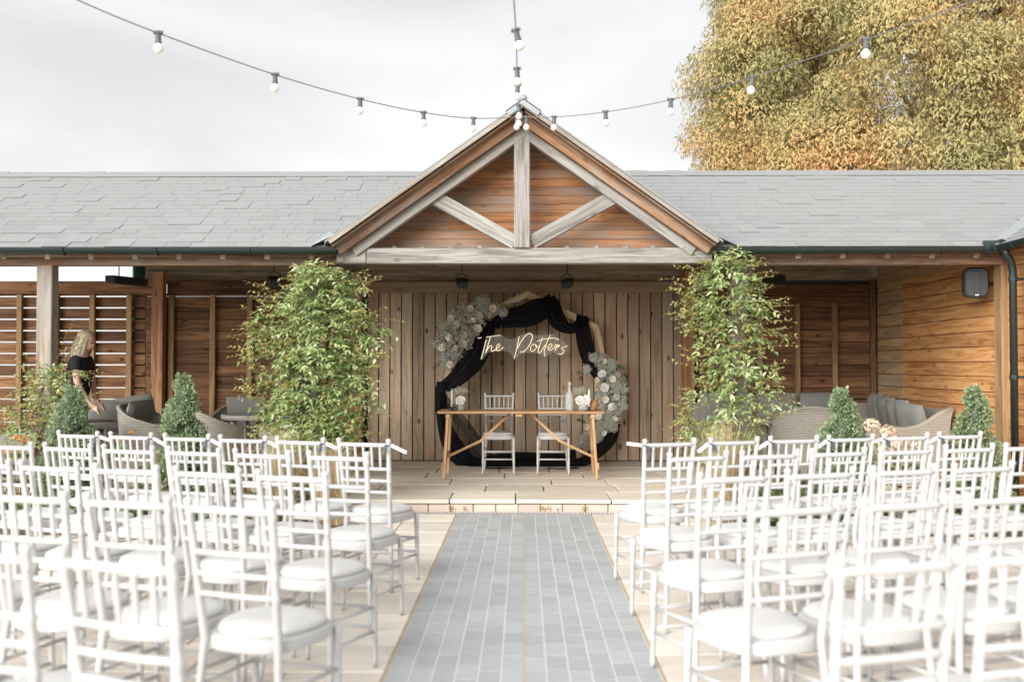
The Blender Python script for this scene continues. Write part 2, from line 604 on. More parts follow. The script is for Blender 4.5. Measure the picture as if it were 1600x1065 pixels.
def wicker():
    m, nt, N, L, bs = nmat('wicker')
    uv = N.new('ShaderNodeUVMap')
    br = N.new('ShaderNodeTexBrick')
    br.offset = .5
    br.inputs['Scale'].default_value = 1.0
    br.inputs['Brick Width'].default_value = .034
    br.inputs['Row Height'].default_value = .0165
    br.inputs['Mortar Size'].default_value = .0032
    br.inputs['Mortar Smooth'].default_value = .6
    br.inputs['Color1'].default_value = (.40, .375, .33, 1)
    br.inputs['Color2'].default_value = (.47, .445, .40, 1)
    br.inputs['Mortar'].default_value = (.19, .17, .145, 1)
    L.new(uv.outputs['UV'], br.inputs['Vector'])
    L.new(br.outputs['Color'], bs.inputs['Base Color'])
    bs.inputs['Roughness'].default_value = .6
    inv = math_(N, L, 'SUBTRACT', 1.0, br.outputs['Fac'])
    bump(N, L, bs, inv, .8, .006)
wicker()

def sheer(name, col, alpha):
    m, nt, N, L, bs = nmat(name)
    bs.inputs['Base Color'].default_value = (*col, 1)
    bs.inputs['Roughness'].default_value = .8
    bs.inputs['Specular IOR Level'].default_value = .15
    tr = N.new('ShaderNodeBsdfTransparent')
    mx = N.new('ShaderNodeMixShader')
    mx.inputs[0].default_value = alpha
    L.new(tr.outputs[0], mx.inputs[1]); L.new(bs.outputs[0], mx.inputs[2])
    L.new(mx.outputs[0], N['Material Output'].inputs['Surface'])
sheer('drape_black', (.004, .005, .008), .97)
sheer('drape_sheer', (.006, .007, .010), .72)

def clearpane(name, col, a, rough=.05):
    m, nt, N, L, bs = nmat(name)
    bs.inputs['Base Color'].default_value = (*col, 1)
    bs.inputs['Roughness'].default_value = rough
    tr = N.new('ShaderNodeBsdfTransparent')
    mx = N.new('ShaderNodeMixShader')
    mx.inputs[0].default_value = a
    L.new(tr.outputs[0], mx.inputs[1]); L.new(bs.outputs[0], mx.inputs[2])
    L.new(mx.outputs[0], N['Material Output'].inputs['Surface'])
clearpane('acrylic', (.75, .75, .78), .13)
clearpane('clear_glass', (.75, .80, .80), .35)
clearpane('table_glass', (.10, .10, .10), .80, .08)

def neon():
    m, nt, N, L, bs = nmat('neon_warm')
    bs.inputs['Base Color'].default_value = (.9, .8, .6, 1)
    bs.inputs['Emission Color'].default_value = (1.0, .82, .50, 1)
    bs.inputs['Emission Strength'].default_value = .22
neon()

leafmat('climber_leaf', [(0, (.14, .22, .07)), (.35, (.31, .42, .16)), (.75, (.50, .58, .29)), (1, (.70, .72, .47))], rough=.35, trans=.36, spec=.5)
leafmat('young_leaf', [(0, (.28, .31, .11)), (.6, (.44, .42, .16)), (.98, (.46, .44, .18)), (1, (.50, .22, .10))], rough=.45, trans=.35)
leafmat('box_leaf', [(0, (.14, .20, .11)), (.5, (.27, .36, .20)), (1, (.45, .53, .34))], rough=.5, trans=.25)
leafmat('box_core', [(0, (.03, .05, .025)), (1, (.045, .07, .035))], trans=.0)  # dark green for the solid body added inside the topiaries to block light
leafmat('bed_leaf', [(0, (.05, .09, .03)), (.5, (.10, .17, .05)), (1, (.22, .28, .09))], trans=.3)
leafmat('straw', [(0, (.42, .32, .17)), (.5, (.55, .44, .26)), (1, (.64, .54, .36))], trans=.3, rough=.7)
leafmat('chestnut_leaf', [(0, (.20, .22, .10)), (.30, (.36, .33, .15)), (.6, (.51, .40, .18)), (.85, (.57, .37, .17)), (1, (.55, .29, .13))], rough=.6, trans=.25, scale=.42, spec=.25)
leafmat('flower_leaf', [(0, (.05, .09, .04)), (1, (.13, .22, .10))], trans=.2)
leafmat('gypsophila', [(0, (.76, .77, .68)), (1, (.88, .88, .83))], trans=.35, rough=.8)
leafmat('orange_petal', [(0, (.60, .20, .04)), (1, (.75, .36, .10))], trans=.2)
leafmat('pink_petal', [(0, (.45, .16, .20)), (1, (.60, .35, .36))], trans=.2)
leafmat('hydrangea_petal', [(0, (.55, .40, .28)), (1, (.72, .60, .47))], trans=.2, rough=.8)
leafmat('hair_blonde', [(0, (.24, .18, .11)), (.5, (.42, .34, .23)), (1, (.56, .48, .36))], trans=.1, rough=.4)
# ------------------------------------------------------------------ ground, patio, aisle, terrace
TERR = 0.12          # terrace height
EDGE = 9.72          # terrace front edge
BACK = 13.55         # face of the rear wall
RIGHTX = 4.66        # face of the side wall

bm = MB().add([(-600, -600, -.06), (600, -600, -.06), (600, 900, -.06), (-600, 900, -.06)], [(0, 1, 2, 3)])
tag(bm.build('ground', MAT['gravel']), kind='structure')

# patio: joint bed + single slabs
patio = MB().box((0, 4.2, -.032), (13, 11.1, .05)).build('patio', MAT['jointing_sand'])
tag(patio, kind='structure')
_slab_cache = {}
def slab(name, x0, x1, y0, y1, ztop, th, mat, parent, gap=.010, tilt=.0015, gapy=None):
    w, d = round(x1 - x0 - gap, 3), round(y1 - y0 - (gap if gapy is None else gapy), 4)
    key = (w, d, th, mat.name)
    me = _slab_cache.get(key)
    if me is None:
        me = MB().box((0, 0, -th / 2), (w, d, th), ch=.006 if gapy is None else .0008).mesh(name)
        me.materials.append(mat)
        _slab_cache[key] = me
    M = Matrix.Translation(((x0 + x1) / 2, (y0 + y1) / 2, ztop + random.uniform(-.0012, .0012) * (1 if gapy is None else .3)))
    M = M @ Matrix.Rotation(random.uniform(-tilt, tilt), 4, 'X') @ Matrix.Rotation(random.uniform(-tilt, tilt), 4, 'Y')
    return mk(name, me, None, parent, M)

AISLE = 0.615
for side in (-1, 1):
    y = 9.62
    row = 0
    while y > 1.6:
        d = random.choice((.60, .60, .45, .60))
        x = AISLE + .02 + .05
        x0 = AISLE + .012
        first = True
        while x0 < 4.9:
            w = random.choice((.60, .90, .60, .45, .75))
            if first and row % 2: w = .45
            first = False
            x1 = min(x0 + w, 5.6)
            xa, xb = (x0, x1) if side > 0 else (-x1, -x0)
            slab('paving_slab', xa, xb, y - d, y, 0.0, .03, MAT['patio_stone'], patio)
            x0 = x1
        y -= d
        row += 1

# aisle of narrow grey pavers with pale joints
aisle = MB().box((0, 5.0, -.0045), (2 * AISLE + .012, 9.2, .012)).build('aisle_path', MAT['white_joint'])
tag(aisle, kind='structure')
NCOL = 12
cw = 2 * AISLE / NCOL
for c in range(NCOL):
    x0 = -AISLE + c * cw
    y = 9.60 + random.uniform(-.2, 0) * 0
    first = True
    while y > 4.42:
        ln = .21 if not first else random.choice((.05, .09, .13, .17, .21))
        first = False
        slab('paver', x0 + .0005, x0 + cw - .0005, y - ln, y, 0.003, .02, MAT['grey_paver'], aisle, gap=.006, tilt=.0008, gapy=.0045)
        y -= ln
for c in range(NCOL):                         # the run-in behind the last pavers that the camera can see
    pass
near = MB()
for c in range(NCOL):
    x0 = -AISLE + c * cw
    for k in range(16):
        near.box((x0 + cw / 2, 4.25 - .21 * k + (c % 3) * .03 - .1, -.0065), (cw - .0065, .2092, .019))
tag(near.build('pavers', MAT['grey_paver'], aisle), kind='stuff')
# sand joint down the middle and along both edges; added solid inside the leaves, stops light passing through the shrub
for x in (-AISLE - .006, 0.0, AISLE + .006):
    MB().box((x, 5.5, -.001), (.009, 8.2, .01)).build('sand_joint', MAT['jointing_sand'], aisle)
# drain strip at the foot of the step
dr = MB()
for k in range(150):
    dr.box((-1.9 + k * .0255, 9.665, .002), (.016, .035, .012))
drain = MB().box((0, 9.665, -.008), (3.9, .07, .012)).build('drain_channel', MAT['dark_grey_plastic'])
tag(drain, 'narrow drain grating strip along the foot of the terrace step', 'drain')
dr.build('grating', MAT['white_joint'], drain)

# terrace
terr = MB().box((-1.6, (EDGE + 14.3) / 2 + .03, TERR / 2 - .04), (13.2, 14.3 - EDGE - .06, TERR - .02)).build('terrace', MAT['jointing_sand'])
tag(terr, kind='structure')
courses = [EDGE - .03, 10.32, 10.93, 11.55, 12.15, 12.75, 13.6]
for i in range(len(courses) - 1):
    y0, y1 = courses[i], courses[i + 1]
    if i == 0:
        xs = [-8.0, -7.1, -6.2, -5.3, -4.4, -3.5, -2.6, -1.72, -.70, -.075, .83, 1.36, 2.2, 3.1, 4.0, 4.62]
    else:
        xs = [-8.0 + random.uniform(0, .5)]
        while xs[-1] < 4.62:
            xs.append(min(xs[-1] + random.choice((.6, .9, .75, 1.1)), 4.62))
        if xs[-1] - xs[-2] < .2: xs.pop(-2)
    for a, b in zip(xs[:-1], xs[1:]):
        slab('paving_slab', a, b, y0, y1, TERR, .038, MAT['sandstone'], terr, gap=.011)
# riser bricks under the overhanging slabs
x = -2.4
while x < 2.4:
    w = random.choice((.215, .215, .21))
    M = Matrix.Translation((x + w / 2, EDGE + .045, .037)) @ Matrix.Rotation(random.uniform(-.01, .01), 4, 'Z')
    me = _slab_cache.get('brick')
    if me is None:
        me = MB().box((0, 0, 0), (.205, .10, .078), ch=.006).mesh('brick'); me.materials.append(MAT['brick_pink']); _slab_cache['brick'] = me
    mk('brick', me, None, terr, M)
    x += w
MB().box((0, EDGE + .06, .036), (4.8, .09, .076)).build('mortar_bed', MAT['mortar'], terr)
# planting beds either side of the step
for sx, x0, x1 in ((-1, -6.6, -1.78), (1, 1.78, 4.5)):
    b = MB().box(((x0 + x1) / 2, 9.05, .012), (x1 - x0, 1.36, .05)).build('planting_bed', MAT['soil'])
    tag(b, kind='structure')

# ------------------------------------------------------------------ the timber pavilion
pav = thing('timber_pavilion', 'long open-fronted timber pavilion with shingled roof and central gable', 'building', (0, EDGE, 0))
FR = 9.92            # centre line of the front posts
EAVE_D, EAVE_Z = 9.62, 2.50
RIDGE_D, RIDGE_Z = 11.70, 3.57
SL = (RIDGE_Z - EAVE_Z) / (RIDGE_D - EAVE_D)
SLX = Vector((0, 1, SL)).normalized()               # up-slope unit
SLN = Vector((0, -SL, 1)).normalized()              # roof normal
GZ, GS = 3.83, .708                                  # gable ridge height and slope
def valley_x(t): return max((GZ - EAVE_Z - SL * t) / GS, 0.05)

# posts
for x in (-7.3, -4.64, -2.06, 2.08):
    plank('post', (x, FR, 0.0 if abs(x) < 5 else .1), (x, FR, 2.37), .15, .15, MAT['weathered_oak_part_brown'], pav, up=(0, -1, 0), ch=.008)
for x in (-7.5, -4.80, -2.19, 2.15):
    plank('rear_post', (x, BACK - .13, TERR), (x, BACK - .13, 2.62), .15, .15, MAT['post_brown'], pav, up=(0, -1, 0), ch=.006)
plank('corner_post', (RIGHTX - .01, 9.95, 0), (RIGHTX - .01, 9.95, 2.46), .17, .12, MAT['stud_timber'], pav, up=(-1, 0, 0), ch=.006)

# front wall plates under the gutters
plank('wall_plate', (-8, FR - .02, 2.395), (-1.80, FR - .02, 2.395), .12, .085, MAT['brown_timber'], pav)
plank('wall_plate', (1.80, FR - .02, 2.395), (4.60, FR - .02, 2.395), .12, .085, MAT['brown_timber'], pav)
plank('fascia', (-8, 9.70, 2.47), (-1.82, 9.70, 2.47), .10, .025, MAT['brown_timber'], pav, up=(0, -1, 0))
plank('fascia', (1.82, 9.70, 2.47), (4.5, 9.70, 2.47), .10, .025, MAT['brown_timber'], pav, up=(0, -1, 0))
plank('tie_beam', (-1.78, 9.77, 2.428), (-1.50, 9.77, 2.428), .148, .14, MAT['weathered_oak'], pav, up=(0, -1, 0), ch=.006)
plank('tie_beam', (-1.495, 9.77, 2.428), (1.79, 9.77, 2.428), .148, .14, MAT['weathered_oak'], pav, up=(0, -1, 0), ch=.006)

# gable
gable = empty('gable', (0, 9.8, 2.5), parent=pav); CHILDREN.setdefault(pav.name, []).append(gable)
gdir = Vector((1, 0, -GS)).normalized()
def gz(x): return GZ - GS * abs(x)
for s in (-1, 1):
    gd = Vector((s, 0, -GS)).normalized()
    gn = Vector((s * GS, 0, 1)).normalized()
    top = Vector((0, 0, GZ))
    def along(a, off, d):
        p = top + gd * a - gn * off
        return (p.x, d, p.z)
    Lr = 1.80 / gd.x * s
    plank('verge_board', along(.02, .022, 9.47 + .003 * s), along(Lr + .02, .022, 9.47 + .003 * s), .036, .03, MAT['pale_verge'], gable, up=(0, -1, 0))
    plank('barge_board', along(.05, .094, 9.62 + .003 * s), along(Lr + .01, .094, 9.62 + .003 * s), .105, .06, MAT['brown_timber'], gable, up=(0, -1, 0))
    plank('rafter', along(.02, .188, 9.725 + .003 * s), along(Lr - .10, .188, 9.725 + .003 * s), .085, .11, MAT['weathered_oak_part_brown' if s < 0 else 'weathered_oak'], gable, up=(0, -1, 0))
    p0 = Vector((s * .075, 9.76, 2.555)); p1 = Vector((s * .93, 9.76, 3.03))
    plank('strut', p0 + Vector((s * .0, 0, 0)), p1, .135, .09, MAT['weathered_oak'], gable, up=(0, -1, 0))
    # soffit boards between barge and gable wall
    plank('soffit_board', along(.05, .052, 9.83), along(Lr + .02, .052, 9.83), .66, .018, MAT['brown_timber'], gable, up=gn)
plank('king_post', (-.015, 9.73, 2.50), (-.015, 9.73, 3.705), .150, .12, MAT['weathered_oak'], gable, up=(0, -1, 0), ch=.006)
z = 2.46
while z < 3.6:
    hw = (GZ - .06 - (z + .085)) / GS
    hw0 = (GZ - .06 - z) / GS
    if hw > .05:
        poly = [(-hw0, 0, z), (hw0, 0, z), (hw, 0, z + .083), (-hw, 0, z + .083)]
        # local X lengthwise for the grain
        me = MB().prism([(p[0], p[2] - z, 0) for p in poly], (0, 0, .02)).mesh('siding_board')
        me.materials.append(MAT['gable_boards'])
        M = Matrix(((1, 0, 0, 0), (0, 0, -1, 10.08), (0, 1, 0, z), (0, 0, 0, 1))) @ Matrix.Rotation(R(-3.0), 4, 'X')
        mk('siding_board', me, None, gable, M)
    z += .0855
MB().prism([(-1.75, 10.12, 2.42), (1.75, 10.12, 2.42), (0, 10.12, 3.68)], (0, .04, 0)).build('gable_backing', MAT['ceiling_boards'], gable)
for x in (-1.25, -.98, -.70, -.42, .42, .70, .98, 1.25):
    plank('joist_end', (x, 9.86, 2.522), (x, 10.06, 2.522), .045, .035, MAT['weathered_oak'], gable)
# lead cap at the peak
for s in (-1, 1):
    gd = Vector((s, 0, -GS)).normalized(); gn = Vector((s * GS, 0, 1)).normalized()
    a = Vector((0, 9.44, GZ + .03)); b = a + gd * .20
    MB().prism([a, b, b - gn * .055, a - Vector((0, 0, .068))], (0, .02, 0)).build('lead_cap', MAT['lead'], gable)
    MB().prism([a + gn * .004, b + gn * .004, b + gn * .004 + Vector((0, .6, 0)), a + gn * .004 + Vector((0, .6, 0))], -gn * .012).build('lead_cap', MAT['lead'], gable)
MB().tube([(0, 9.45, GZ + .035), (0, 12.0, GZ + .035)], .035, 8).build('ridge_roll', MAT['lead'], gable, smooth=True)
# gable roof slopes
for s in (-1, 1):
    gn = Vector((s * GS, 0, 1)).normalized()
    poly = [(0, 9.46, GZ), (s * 1.84, 9.46, gz(1.84)), (s * valley_x(0), EAVE_D + .02, gz(valley_x(0))),
            (s * valley_x(RIDGE_D - EAVE_D), RIDGE_D, gz(valley_x(RIDGE_D - EAVE_D))), (0, 12.0, GZ)]
    if s < 0: poly = poly[::-1]
    MB().prism([Vector(p) for p in poly], gn * .014).build('gable_roof_slope', MAT['shingle'], gable)
    # lead valley foot
    vx = valley_x(0)
    MB().prism([(s * (vx - .12), 9.50, gz(vx - .12) + .02), (s * (vx + .13), 9.56, EAVE_Z + .0), (s * (vx + .02), 9.95, EAVE_Z + SL * .33 + .012), (s * (vx - .16), 9.95, gz(vx - .16) + .02)], (0, 0, .008)).build('lead_valley', MAT['lead'], gable)

# main roof: deck, single shingles, rafters
roof = empty('roof', (0, 11.7, 2.5), parent=pav); CHILDREN.setdefault(pav.name, []).append(roof)
TL = RIDGE_D - EAVE_D
def rp_(x, t, off=0.0):
    return Vector((x, EAVE_D + t, EAVE_Z + SL * t)) + SLN * off
MB().prism([rp_(-8.2, 0), rp_(-valley_x(0), 0), rp_(-valley_x(TL), TL), rp_(-8.2, TL)], -SLN * .03).build('roof_deck', MAT['ceiling_boards'], roof)
VXR = 4.42            # foot of the valley with the wing
MB().prism([rp_(valley_x(0), 0), rp_(VXR, 0), rp_(VXR + TL, TL), rp_(valley_x(TL), TL)], -SLN * .03).build('roof_deck', MAT['ceiling_boards'], roof)
# rear slope
MB().prism([(-8.2, RIDGE_D, RIDGE_Z), (7, RIDGE_D, RIDGE_Z), (7, 14.15, 2.98), (-8.2, 14.15, 2.98)], (0, 0, -.03)).build('rear_roof_deck', MAT['ceiling_boards'], roof)
MB().prism([(-8.2, RIDGE_D + .01, RIDGE_Z + .012), (7, RIDGE_D + .01, RIDGE_Z + .012), (7, 14.2, 2.985), (-8.2, 14.2, 2.985)], (0, 0, .012)).build('rear_roof_covering', MAT['shingle'], roof)
x = -7.9
while x < 4.6:
    if abs(x) > 1.9:
        plank('rafter', rp_(x, .02, -.08), rp_(x, TL, -.08), .05, .10, MAT['ceiling_boards'], roof, up=SLN)
    plank('rafter', (x, RIDGE_D, RIDGE_Z - .09), (x, 14.1, 2.98 - .08), .05, .10, MAT['stud_timber'] if -2.1 < x < 2.1 else MAT['ceiling_boards'], roof)
    x += .42
plank('ridge_cap', rp_(-8.2, TL - .055, .026), rp_(-valley_x(TL), TL - .055, .026), .13, .010, MAT['shingle'], roof, up=SLN)
plank('ridge_cap', rp_(valley_x(TL), TL - .055, .026), rp_(6.4, TL - .055, .026), .13, .010, MAT['shingle'], roof, up=SLN)

EXPO = .124
tabs = []
slope_len = TL / SLX.y
nrow = int(slope_len / EXPO) + 1
for r in range(nrow):
    s0 = r * EXPO - .02
    t0 = s0 * SLX.y
    vx = valley_x(max(t0 + .1, 0)) - .06
    off = random.uniform(0, .3)
    for side in (-1, 1):
        x = vx if side > 0 else -8.2 + off - .3
        xe = (VXR + t0 + .02) if side > 0 else -vx
        xlo = vx if side > 0 else -8.2
        if side > 0: x = vx - off
        while x < xe:
            w = random.choice((.18, .24, .28, .32, .24))
            a, b = max(x, xlo), min(x + w, xe)
            if b - a > .05:
                tabs.append((a, b, s0, random.choice((0, 0, 0, .001, .001, .001, .002, .002, .006))))
            x += w
def tab_matrix(a, s0, lift):
    p = Vector((a, EAVE_D, EAVE_Z)) + SLX * s0 + SLN * (.010 + lift)
    tilt = .03
    xx = Vector((1, 0, 0)); yy = (SLX - SLN * tilt).normalized(); zz = xx.cross(yy)
    return Matrix(((xx.x, yy.x, zz.x, p.x), (xx.y, yy.y, zz.y, p.y), (xx.z, yy.z, zz.z, p.z), (0, 0, 0, 1)))
tabs = [t for t in tabs]
tabs.sort(key=lambda t: (t[2] > .95 or t[0] < -7.0 or t[1] - t[0] < .2, t[2]))
single, rest = tabs[:300], tabs[300:]
_tab = {}
for a, b, s0, lift in single:
    w = round(b - a, 2)
    me = _tab.get(w)
    if me is None:
        me = MB().box((w / 2, .12, .003), (w - .003, .24, .0065)).mesh('shingle'); me.materials.append(MAT['shingle']); _tab[w] = me
    mk('shingle', me, None, roof, tab_matrix(a, s0, lift))
rs = MB()
for a, b, s0, lift in rest:
    sub = MB().box(((b - a) / 2, .12, .003), (b - a - .003, .24, .0065))
    rs.add(sub.v, sub.f, tab_matrix(a, s0, lift))
tag(rs.build('shingles', MAT['shingle'], roof), kind='stuff')

# wing roof on the right, its valley and gutter
wing_n = Vector((-SL, 0, 1)).normalized()
def wp_(t, d, off=0.0): return Vector((VXR + t, d, EAVE_Z + SL * t)) + wing_n * off
MB().prism([wp_(0, 7.6), wp_(2.0, 7.6), wp_(2.0, EAVE_D + 2.0), wp_(0, EAVE_D)], -wing_n * .03).build('wing_roof_deck', MAT['ceiling_boards'], roof)
wr = MB()
wx = Vector((1, 0, SL)).normalized()
for r in range(16):
    t0 = r * EXPO * wx.x
    d = 7.6 + random.uniform(0, .3)
    while d < EAVE_D + t0 - .02:
        w = min(random.choice((.24, .30, .33)), EAVE_D + t0 - d)
        p = Vector((VXR - .02 + t0, d, EAVE_Z + SL * (t0 - .02))) + wing_n * .012
        yy = (wx - wing_n * .03).normalized(); xx = Vector((0, 1, 0)); zz = yy.cross(-xx) * 1
        zz = xx.cross(yy); 
        if zz.z < 0: zz = -zz
        M = Matrix(((xx.x, yy.x, zz.x, p.x), (xx.y, yy.y, zz.y, p.y), (xx.z, yy.z, zz.z, p.z), (0, 0, 0, 1)))
        sub = MB().box((w / 2, .12, .003), (w - .003, .24, .0065))
        wr.add(sub.v, sub.f, M)
        d += w
tag(wr.build('wing_shingles', MAT['shingle'], roof), kind='stuff')
vm = MB()
va, vb = Vector((VXR - .02, EAVE_D - .04, EAVE_Z + .012)), Vector((VXR + 2.1, EAVE_D + 2.1, EAVE_Z + SL * 2.1 + .025))
vm.add([va + Vector((-.05, .02, .01)), va + Vector((.14, -.10, .03)), vb + Vector((.22, -.0, .12)), vb + Vector((-.10, .06, .03))], [(0, 1, 2, 3)])
vm.add([va + Vector((-.05, .02, 0)), va + Vector((.14, -.10, .02)), vb + Vector((.22, -.0, .11)), vb + Vector((-.10, .06, .02))], [(3, 2, 1, 0)])
vm.build('lead_valley', MAT['lead'], roof)

# gutters: half-round troughs with brackets
def gutter(name, p0, p1, r=.058, parent=pav):
    p0, p1 = Vector(p0), Vector(p1)
    g = MB()
    M, L = frame(p0, p1)
    n = 10
    prof = [(math.cos(math.pi + math.pi * k / n) * r, math.sin(math.pi + math.pi * k / n) * r) for k in range(n + 1)]
    prof_in = [(a * .93, b * .93) for a, b in reversed(prof)]
    ring = prof + prof_in
    rings = [[(x, a, b) for a, b in ring] for x in (0, L)]
    sub = MB().rings(rings)
    g.add(sub.v, sub.f, M)
    o = g.build(name, MAT['gutter_plastic'], parent, angle=40)
    x = .35
    while x < L - .1:
        b = MB()
        pts = [(x, math.cos(math.pi + math.pi * k / 8) * (r + .006), math.sin(math.pi + math.pi * k / 8) * (r + .006)) for k in range(9)]
        sub = MB().tube(pts, .008, 6)
        b.add(sub.v, sub.f, M)
        b.build('bracket', MAT['gutter_plastic'], o)
        x += .88
    return o
gutter('gutter', (-8.2, 9.60, 2.505), (-1.76, 9.60, 2.485))
gutter('gutter', (1.80, 9.60, 2.485), (4.40, 9.60, 2.490))
gw = gutter('gutter', (4.40, 9.50, 2.490), (4.40, 7.6, 2.505))
el = [Vector((4.30, 9.60, 2.49)), Vector((4.37, 9.59, 2.488)), Vector((4.40, 9.55, 2.486)), Vector((4.405, 9.46, 2.487))]
MB().tube(el, .064, 12).build('gutter_corner', MAT['gutter_plastic'], pav, smooth=True)
MB().tube([(4.40, 9.40, 2.47), (4.42, 9.40, 2.40), (4.47, 9.42, 2.34), (4.49, 9.43, 2.25), (4.49, 9.43, .05)], .034, 12).build('downpipe', MAT['gutter_plastic'], pav, smooth=True)
for z in (2.18, 1.28, .5):
    MB().tube([(4.49, 9.43, z - .02), (4.49, 9.43, z + .02)], .040, 12).box((4.56, 9.43, z), (.16, .02, .02)).build('pipe_clip', MAT['gutter_plastic'], pav)

# rear wall: vertical planks in the middle
wall_mid = MB().box((0, BACK + .05, 1.3), (4.2, .03, 2.36)).build('plank_wall', MAT['black_metal'], pav)
x = -2.07
while x < 2.07:
    w = .150
    plank('plank', (x + w / 2, BACK + .012 + random.uniform(-.003, .003), TERR + .015), (x + w / 2, BACK + .012, 2.345), w - .014, .022, MAT['plank_boards'], wall_mid, up=(0, -1, 0), ch=.003)
    for zz in (2.31, .17):
        for dx in (.04, .11):
            MB().lathe([(.004, 0), (.004, .003), (.001, .0045)], 6, Matrix.Translation((x + dx, BACK + .000, zz)) @ Matrix.Rotation(R(90), 4, 'X')).build('nail', MAT['nail'], wall_mid)
    x += w
plank('rail', (-2.1, BACK - .03, 2.415), (2.1, BACK - .03, 2.415), .145, .07, MAT['plank_boards'], wall_mid, up=(0, -1, 0))
# slatted wall, left: open joints towards the end, closed nearer the middle
def board_wall(name, segs, z0, z1, pitch, gapfun, mat, plane, parent, backing=None):
    w = empty(name, (0, BACK, TERR), parent=parent)
    CHILDREN.setdefault(parent.name, []).append(w)
    return w
slat_wall = empty('slatted_wall', (-5, BACK, TERR), parent=pav); CHILDREN.setdefault(pav.name, []).append(slat_wall)
PITCHB = .1515
for (xa, xb, gap) in ((-8.2, -6.19, .017), (-6.185, -5.02, .017), (-5.015, -4.10, .004), (-4.095, -3.12, .004), (-3.115, -2.12, .004)):
    z = TERR + .06
    while z < 2.33:
        h = min(PITCHB, 2.34 - z)
        plank('slat', (xa, BACK + random.uniform(-.003, .003), z + h / 2), (xb, BACK, z + h / 2), h - gap, .022, MAT['fence_boards'], slat_wall, up=(0, -1, 0))
        z += PITCHB
MB().box((-3.55, BACK + .03, 1.2), (2.9, .012, 2.2)).build('backing', MAT['black_metal'], slat_wall)
plank('rail', (-8.2, BACK - .035, 2.415), (-4.88, BACK - .035, 2.415), .17, .06, MAT['fence_boards'], slat_wall, up=(0, -1, 0))
plank('rail', (-4.72, BACK - .035, 2.415), (-2.27, BACK - .035, 2.415), .17, .06, MAT['fence_boards'], slat_wall, up=(0, -1, 0))
for x in (-7.65, -7.16, -6.68, -6.19, -5.71, -5.22, -4.66, -4.11, -3.62, -3.13, -2.64):
    plank('stud', (x, BACK - .05, TERR + .01), (x, BACK - .05, 2.325), .07, .06, MAT['stud_timber'], slat_wall, up=(0, -1, 0))
rear_wall = empty('rear_board_wall', (3.4, BACK, TERR), parent=pav); CHILDREN.setdefault(pav.name, []).append(rear_wall)
z = TERR + .06
while z < 2.40:
    plank('board', (2.1, BACK + random.uniform(-.003, .003), z + PITCHB / 2), (4.62, BACK, z + PITCHB / 2), PITCHB - .005, .022, MAT['fence_boards'], rear_wall, up=(0, -1, 0))
    z += PITCHB
MB().box((3.4, BACK + .03, 1.3), (2.7, .012, 2.4)).build('backing', MAT['black_metal'], rear_wall)
for x in (2.62, 3.11, 3.60, 4.09):
    plank('stud', (x, BACK - .05, TERR + .01), (x, BACK - .05, 2.20), .065, .06, MAT['stud_timber'], rear_wall, up=(0, -1, 0))
plank('stud', (4.59, BACK - .05, TERR + .01), (4.59, BACK - .05, 2.5), .07, .06, MAT['fence_boards'], rear_wall, up=(0, -1, 0))
# infill boards between the rail and the roof
infill = empty('upper_wall', (0, BACK, 2.5), parent=pav); CHILDREN.setdefault(pav.name, []).append(infill)
for (xa, xb) in ((-5.05, -2.1), (-2.095, 2.1), (2.105, 6.5)):
    z = 2.49
    while z < 3.2:
        plank('board', (xa, BACK + .07, z + .08), (xb, BACK + .07, z + .08), .155, .02, MAT['ceiling_boards'], infill, up=(0, -1, 0))
        z += .16
MB().box((.75, BACK + .10, 2.83), (11.6, .02, .72)).build('backing', MAT['ceiling_boards'], infill)
# side wall on the right: two runs of boards, then the wing's wall towards the camera
side_wall = empty('side_board_wall', (RIGHTX, 11.7, 0), parent=pav); CHILDREN.setdefault(pav.name, []).append(side_wall)
for (da, db, mat, shift, zmax) in ((13.52, 12.62, 'cedar_boards_pale', .004, 2.6), (12.61, 10.03, 'cedar_boards', 0.0, 2.42), (9.87, 7.4, 'cedar_boards', 0.0, 2.5)):
    z = .06
    while z < zmax:
        plank('board', (RIGHTX + shift + random.uniform(-.003, .003), da, z + PITCHB / 2), (RIGHTX + shift, db, z + PITCHB / 2), PITCHB - .006, .024, MAT[mat], side_wall, up=(-1, 0, 0))
        z += PITCHB
for zz in (2.50, 2.65, 2.80, 2.95):
    d0 = EAVE_D + (zz + .10 - EAVE_Z) / SL + .12
    plank('board', (RIGHTX, 13.5, zz), (RIGHTX, max(d0, 10.05), zz), PITCHB - .006, .024, MAT['cedar_boards_pale'], side_wall, up=(-1, 0, 0))
MB().box((RIGHTX + .05, 10.5, 1.3), (.02, 6.6, 2.5)).build('backing', MAT['black_metal'], side_wall)
MB().box((RIGHTX + .05, 12.3, 2.76), (.02, 2.4, .5)).build('backing', MAT['ceiling_boards'], side_wall)
gp = MB().tube([(-5.27, 14.0, -.05), (-5.27, 14.0, 3.4)], .10, 16)
tag(gp.build('green_pole', MAT['dark_green_paint'], smooth=True), 'dark green round pole rising behind the slatted wall', 'pole')
# ------------------------------------------------------------------ spindle-back chairs
def lerp(a, b, t): return Vector(a) * (1 - t) + Vector(b) * t

def ringed(p0, p1, r0, r1, rings, n=12, finial=False, bulge=.0016):
    """A turned leg from p0 to p1: tapering, with thin raised bands at the given fractions."""
    p0, p1 = Vector(p0), Vector(p1)
    L = (p1 - p0).length
    st = [(0.0, r0), (1.0, r1)]
    for t in rings:
        r = r0 + (r1 - r0) * t
        h = .007 / L
        st += [(t - h * 1.2, r), (t - h * .6, r + bulge), (t + h * .6, r + bulge), (t + h * 1.2, r)]
    st.sort()
    return [p0.lerp(p1, t) for t, _ in st], [r for _, r in st]

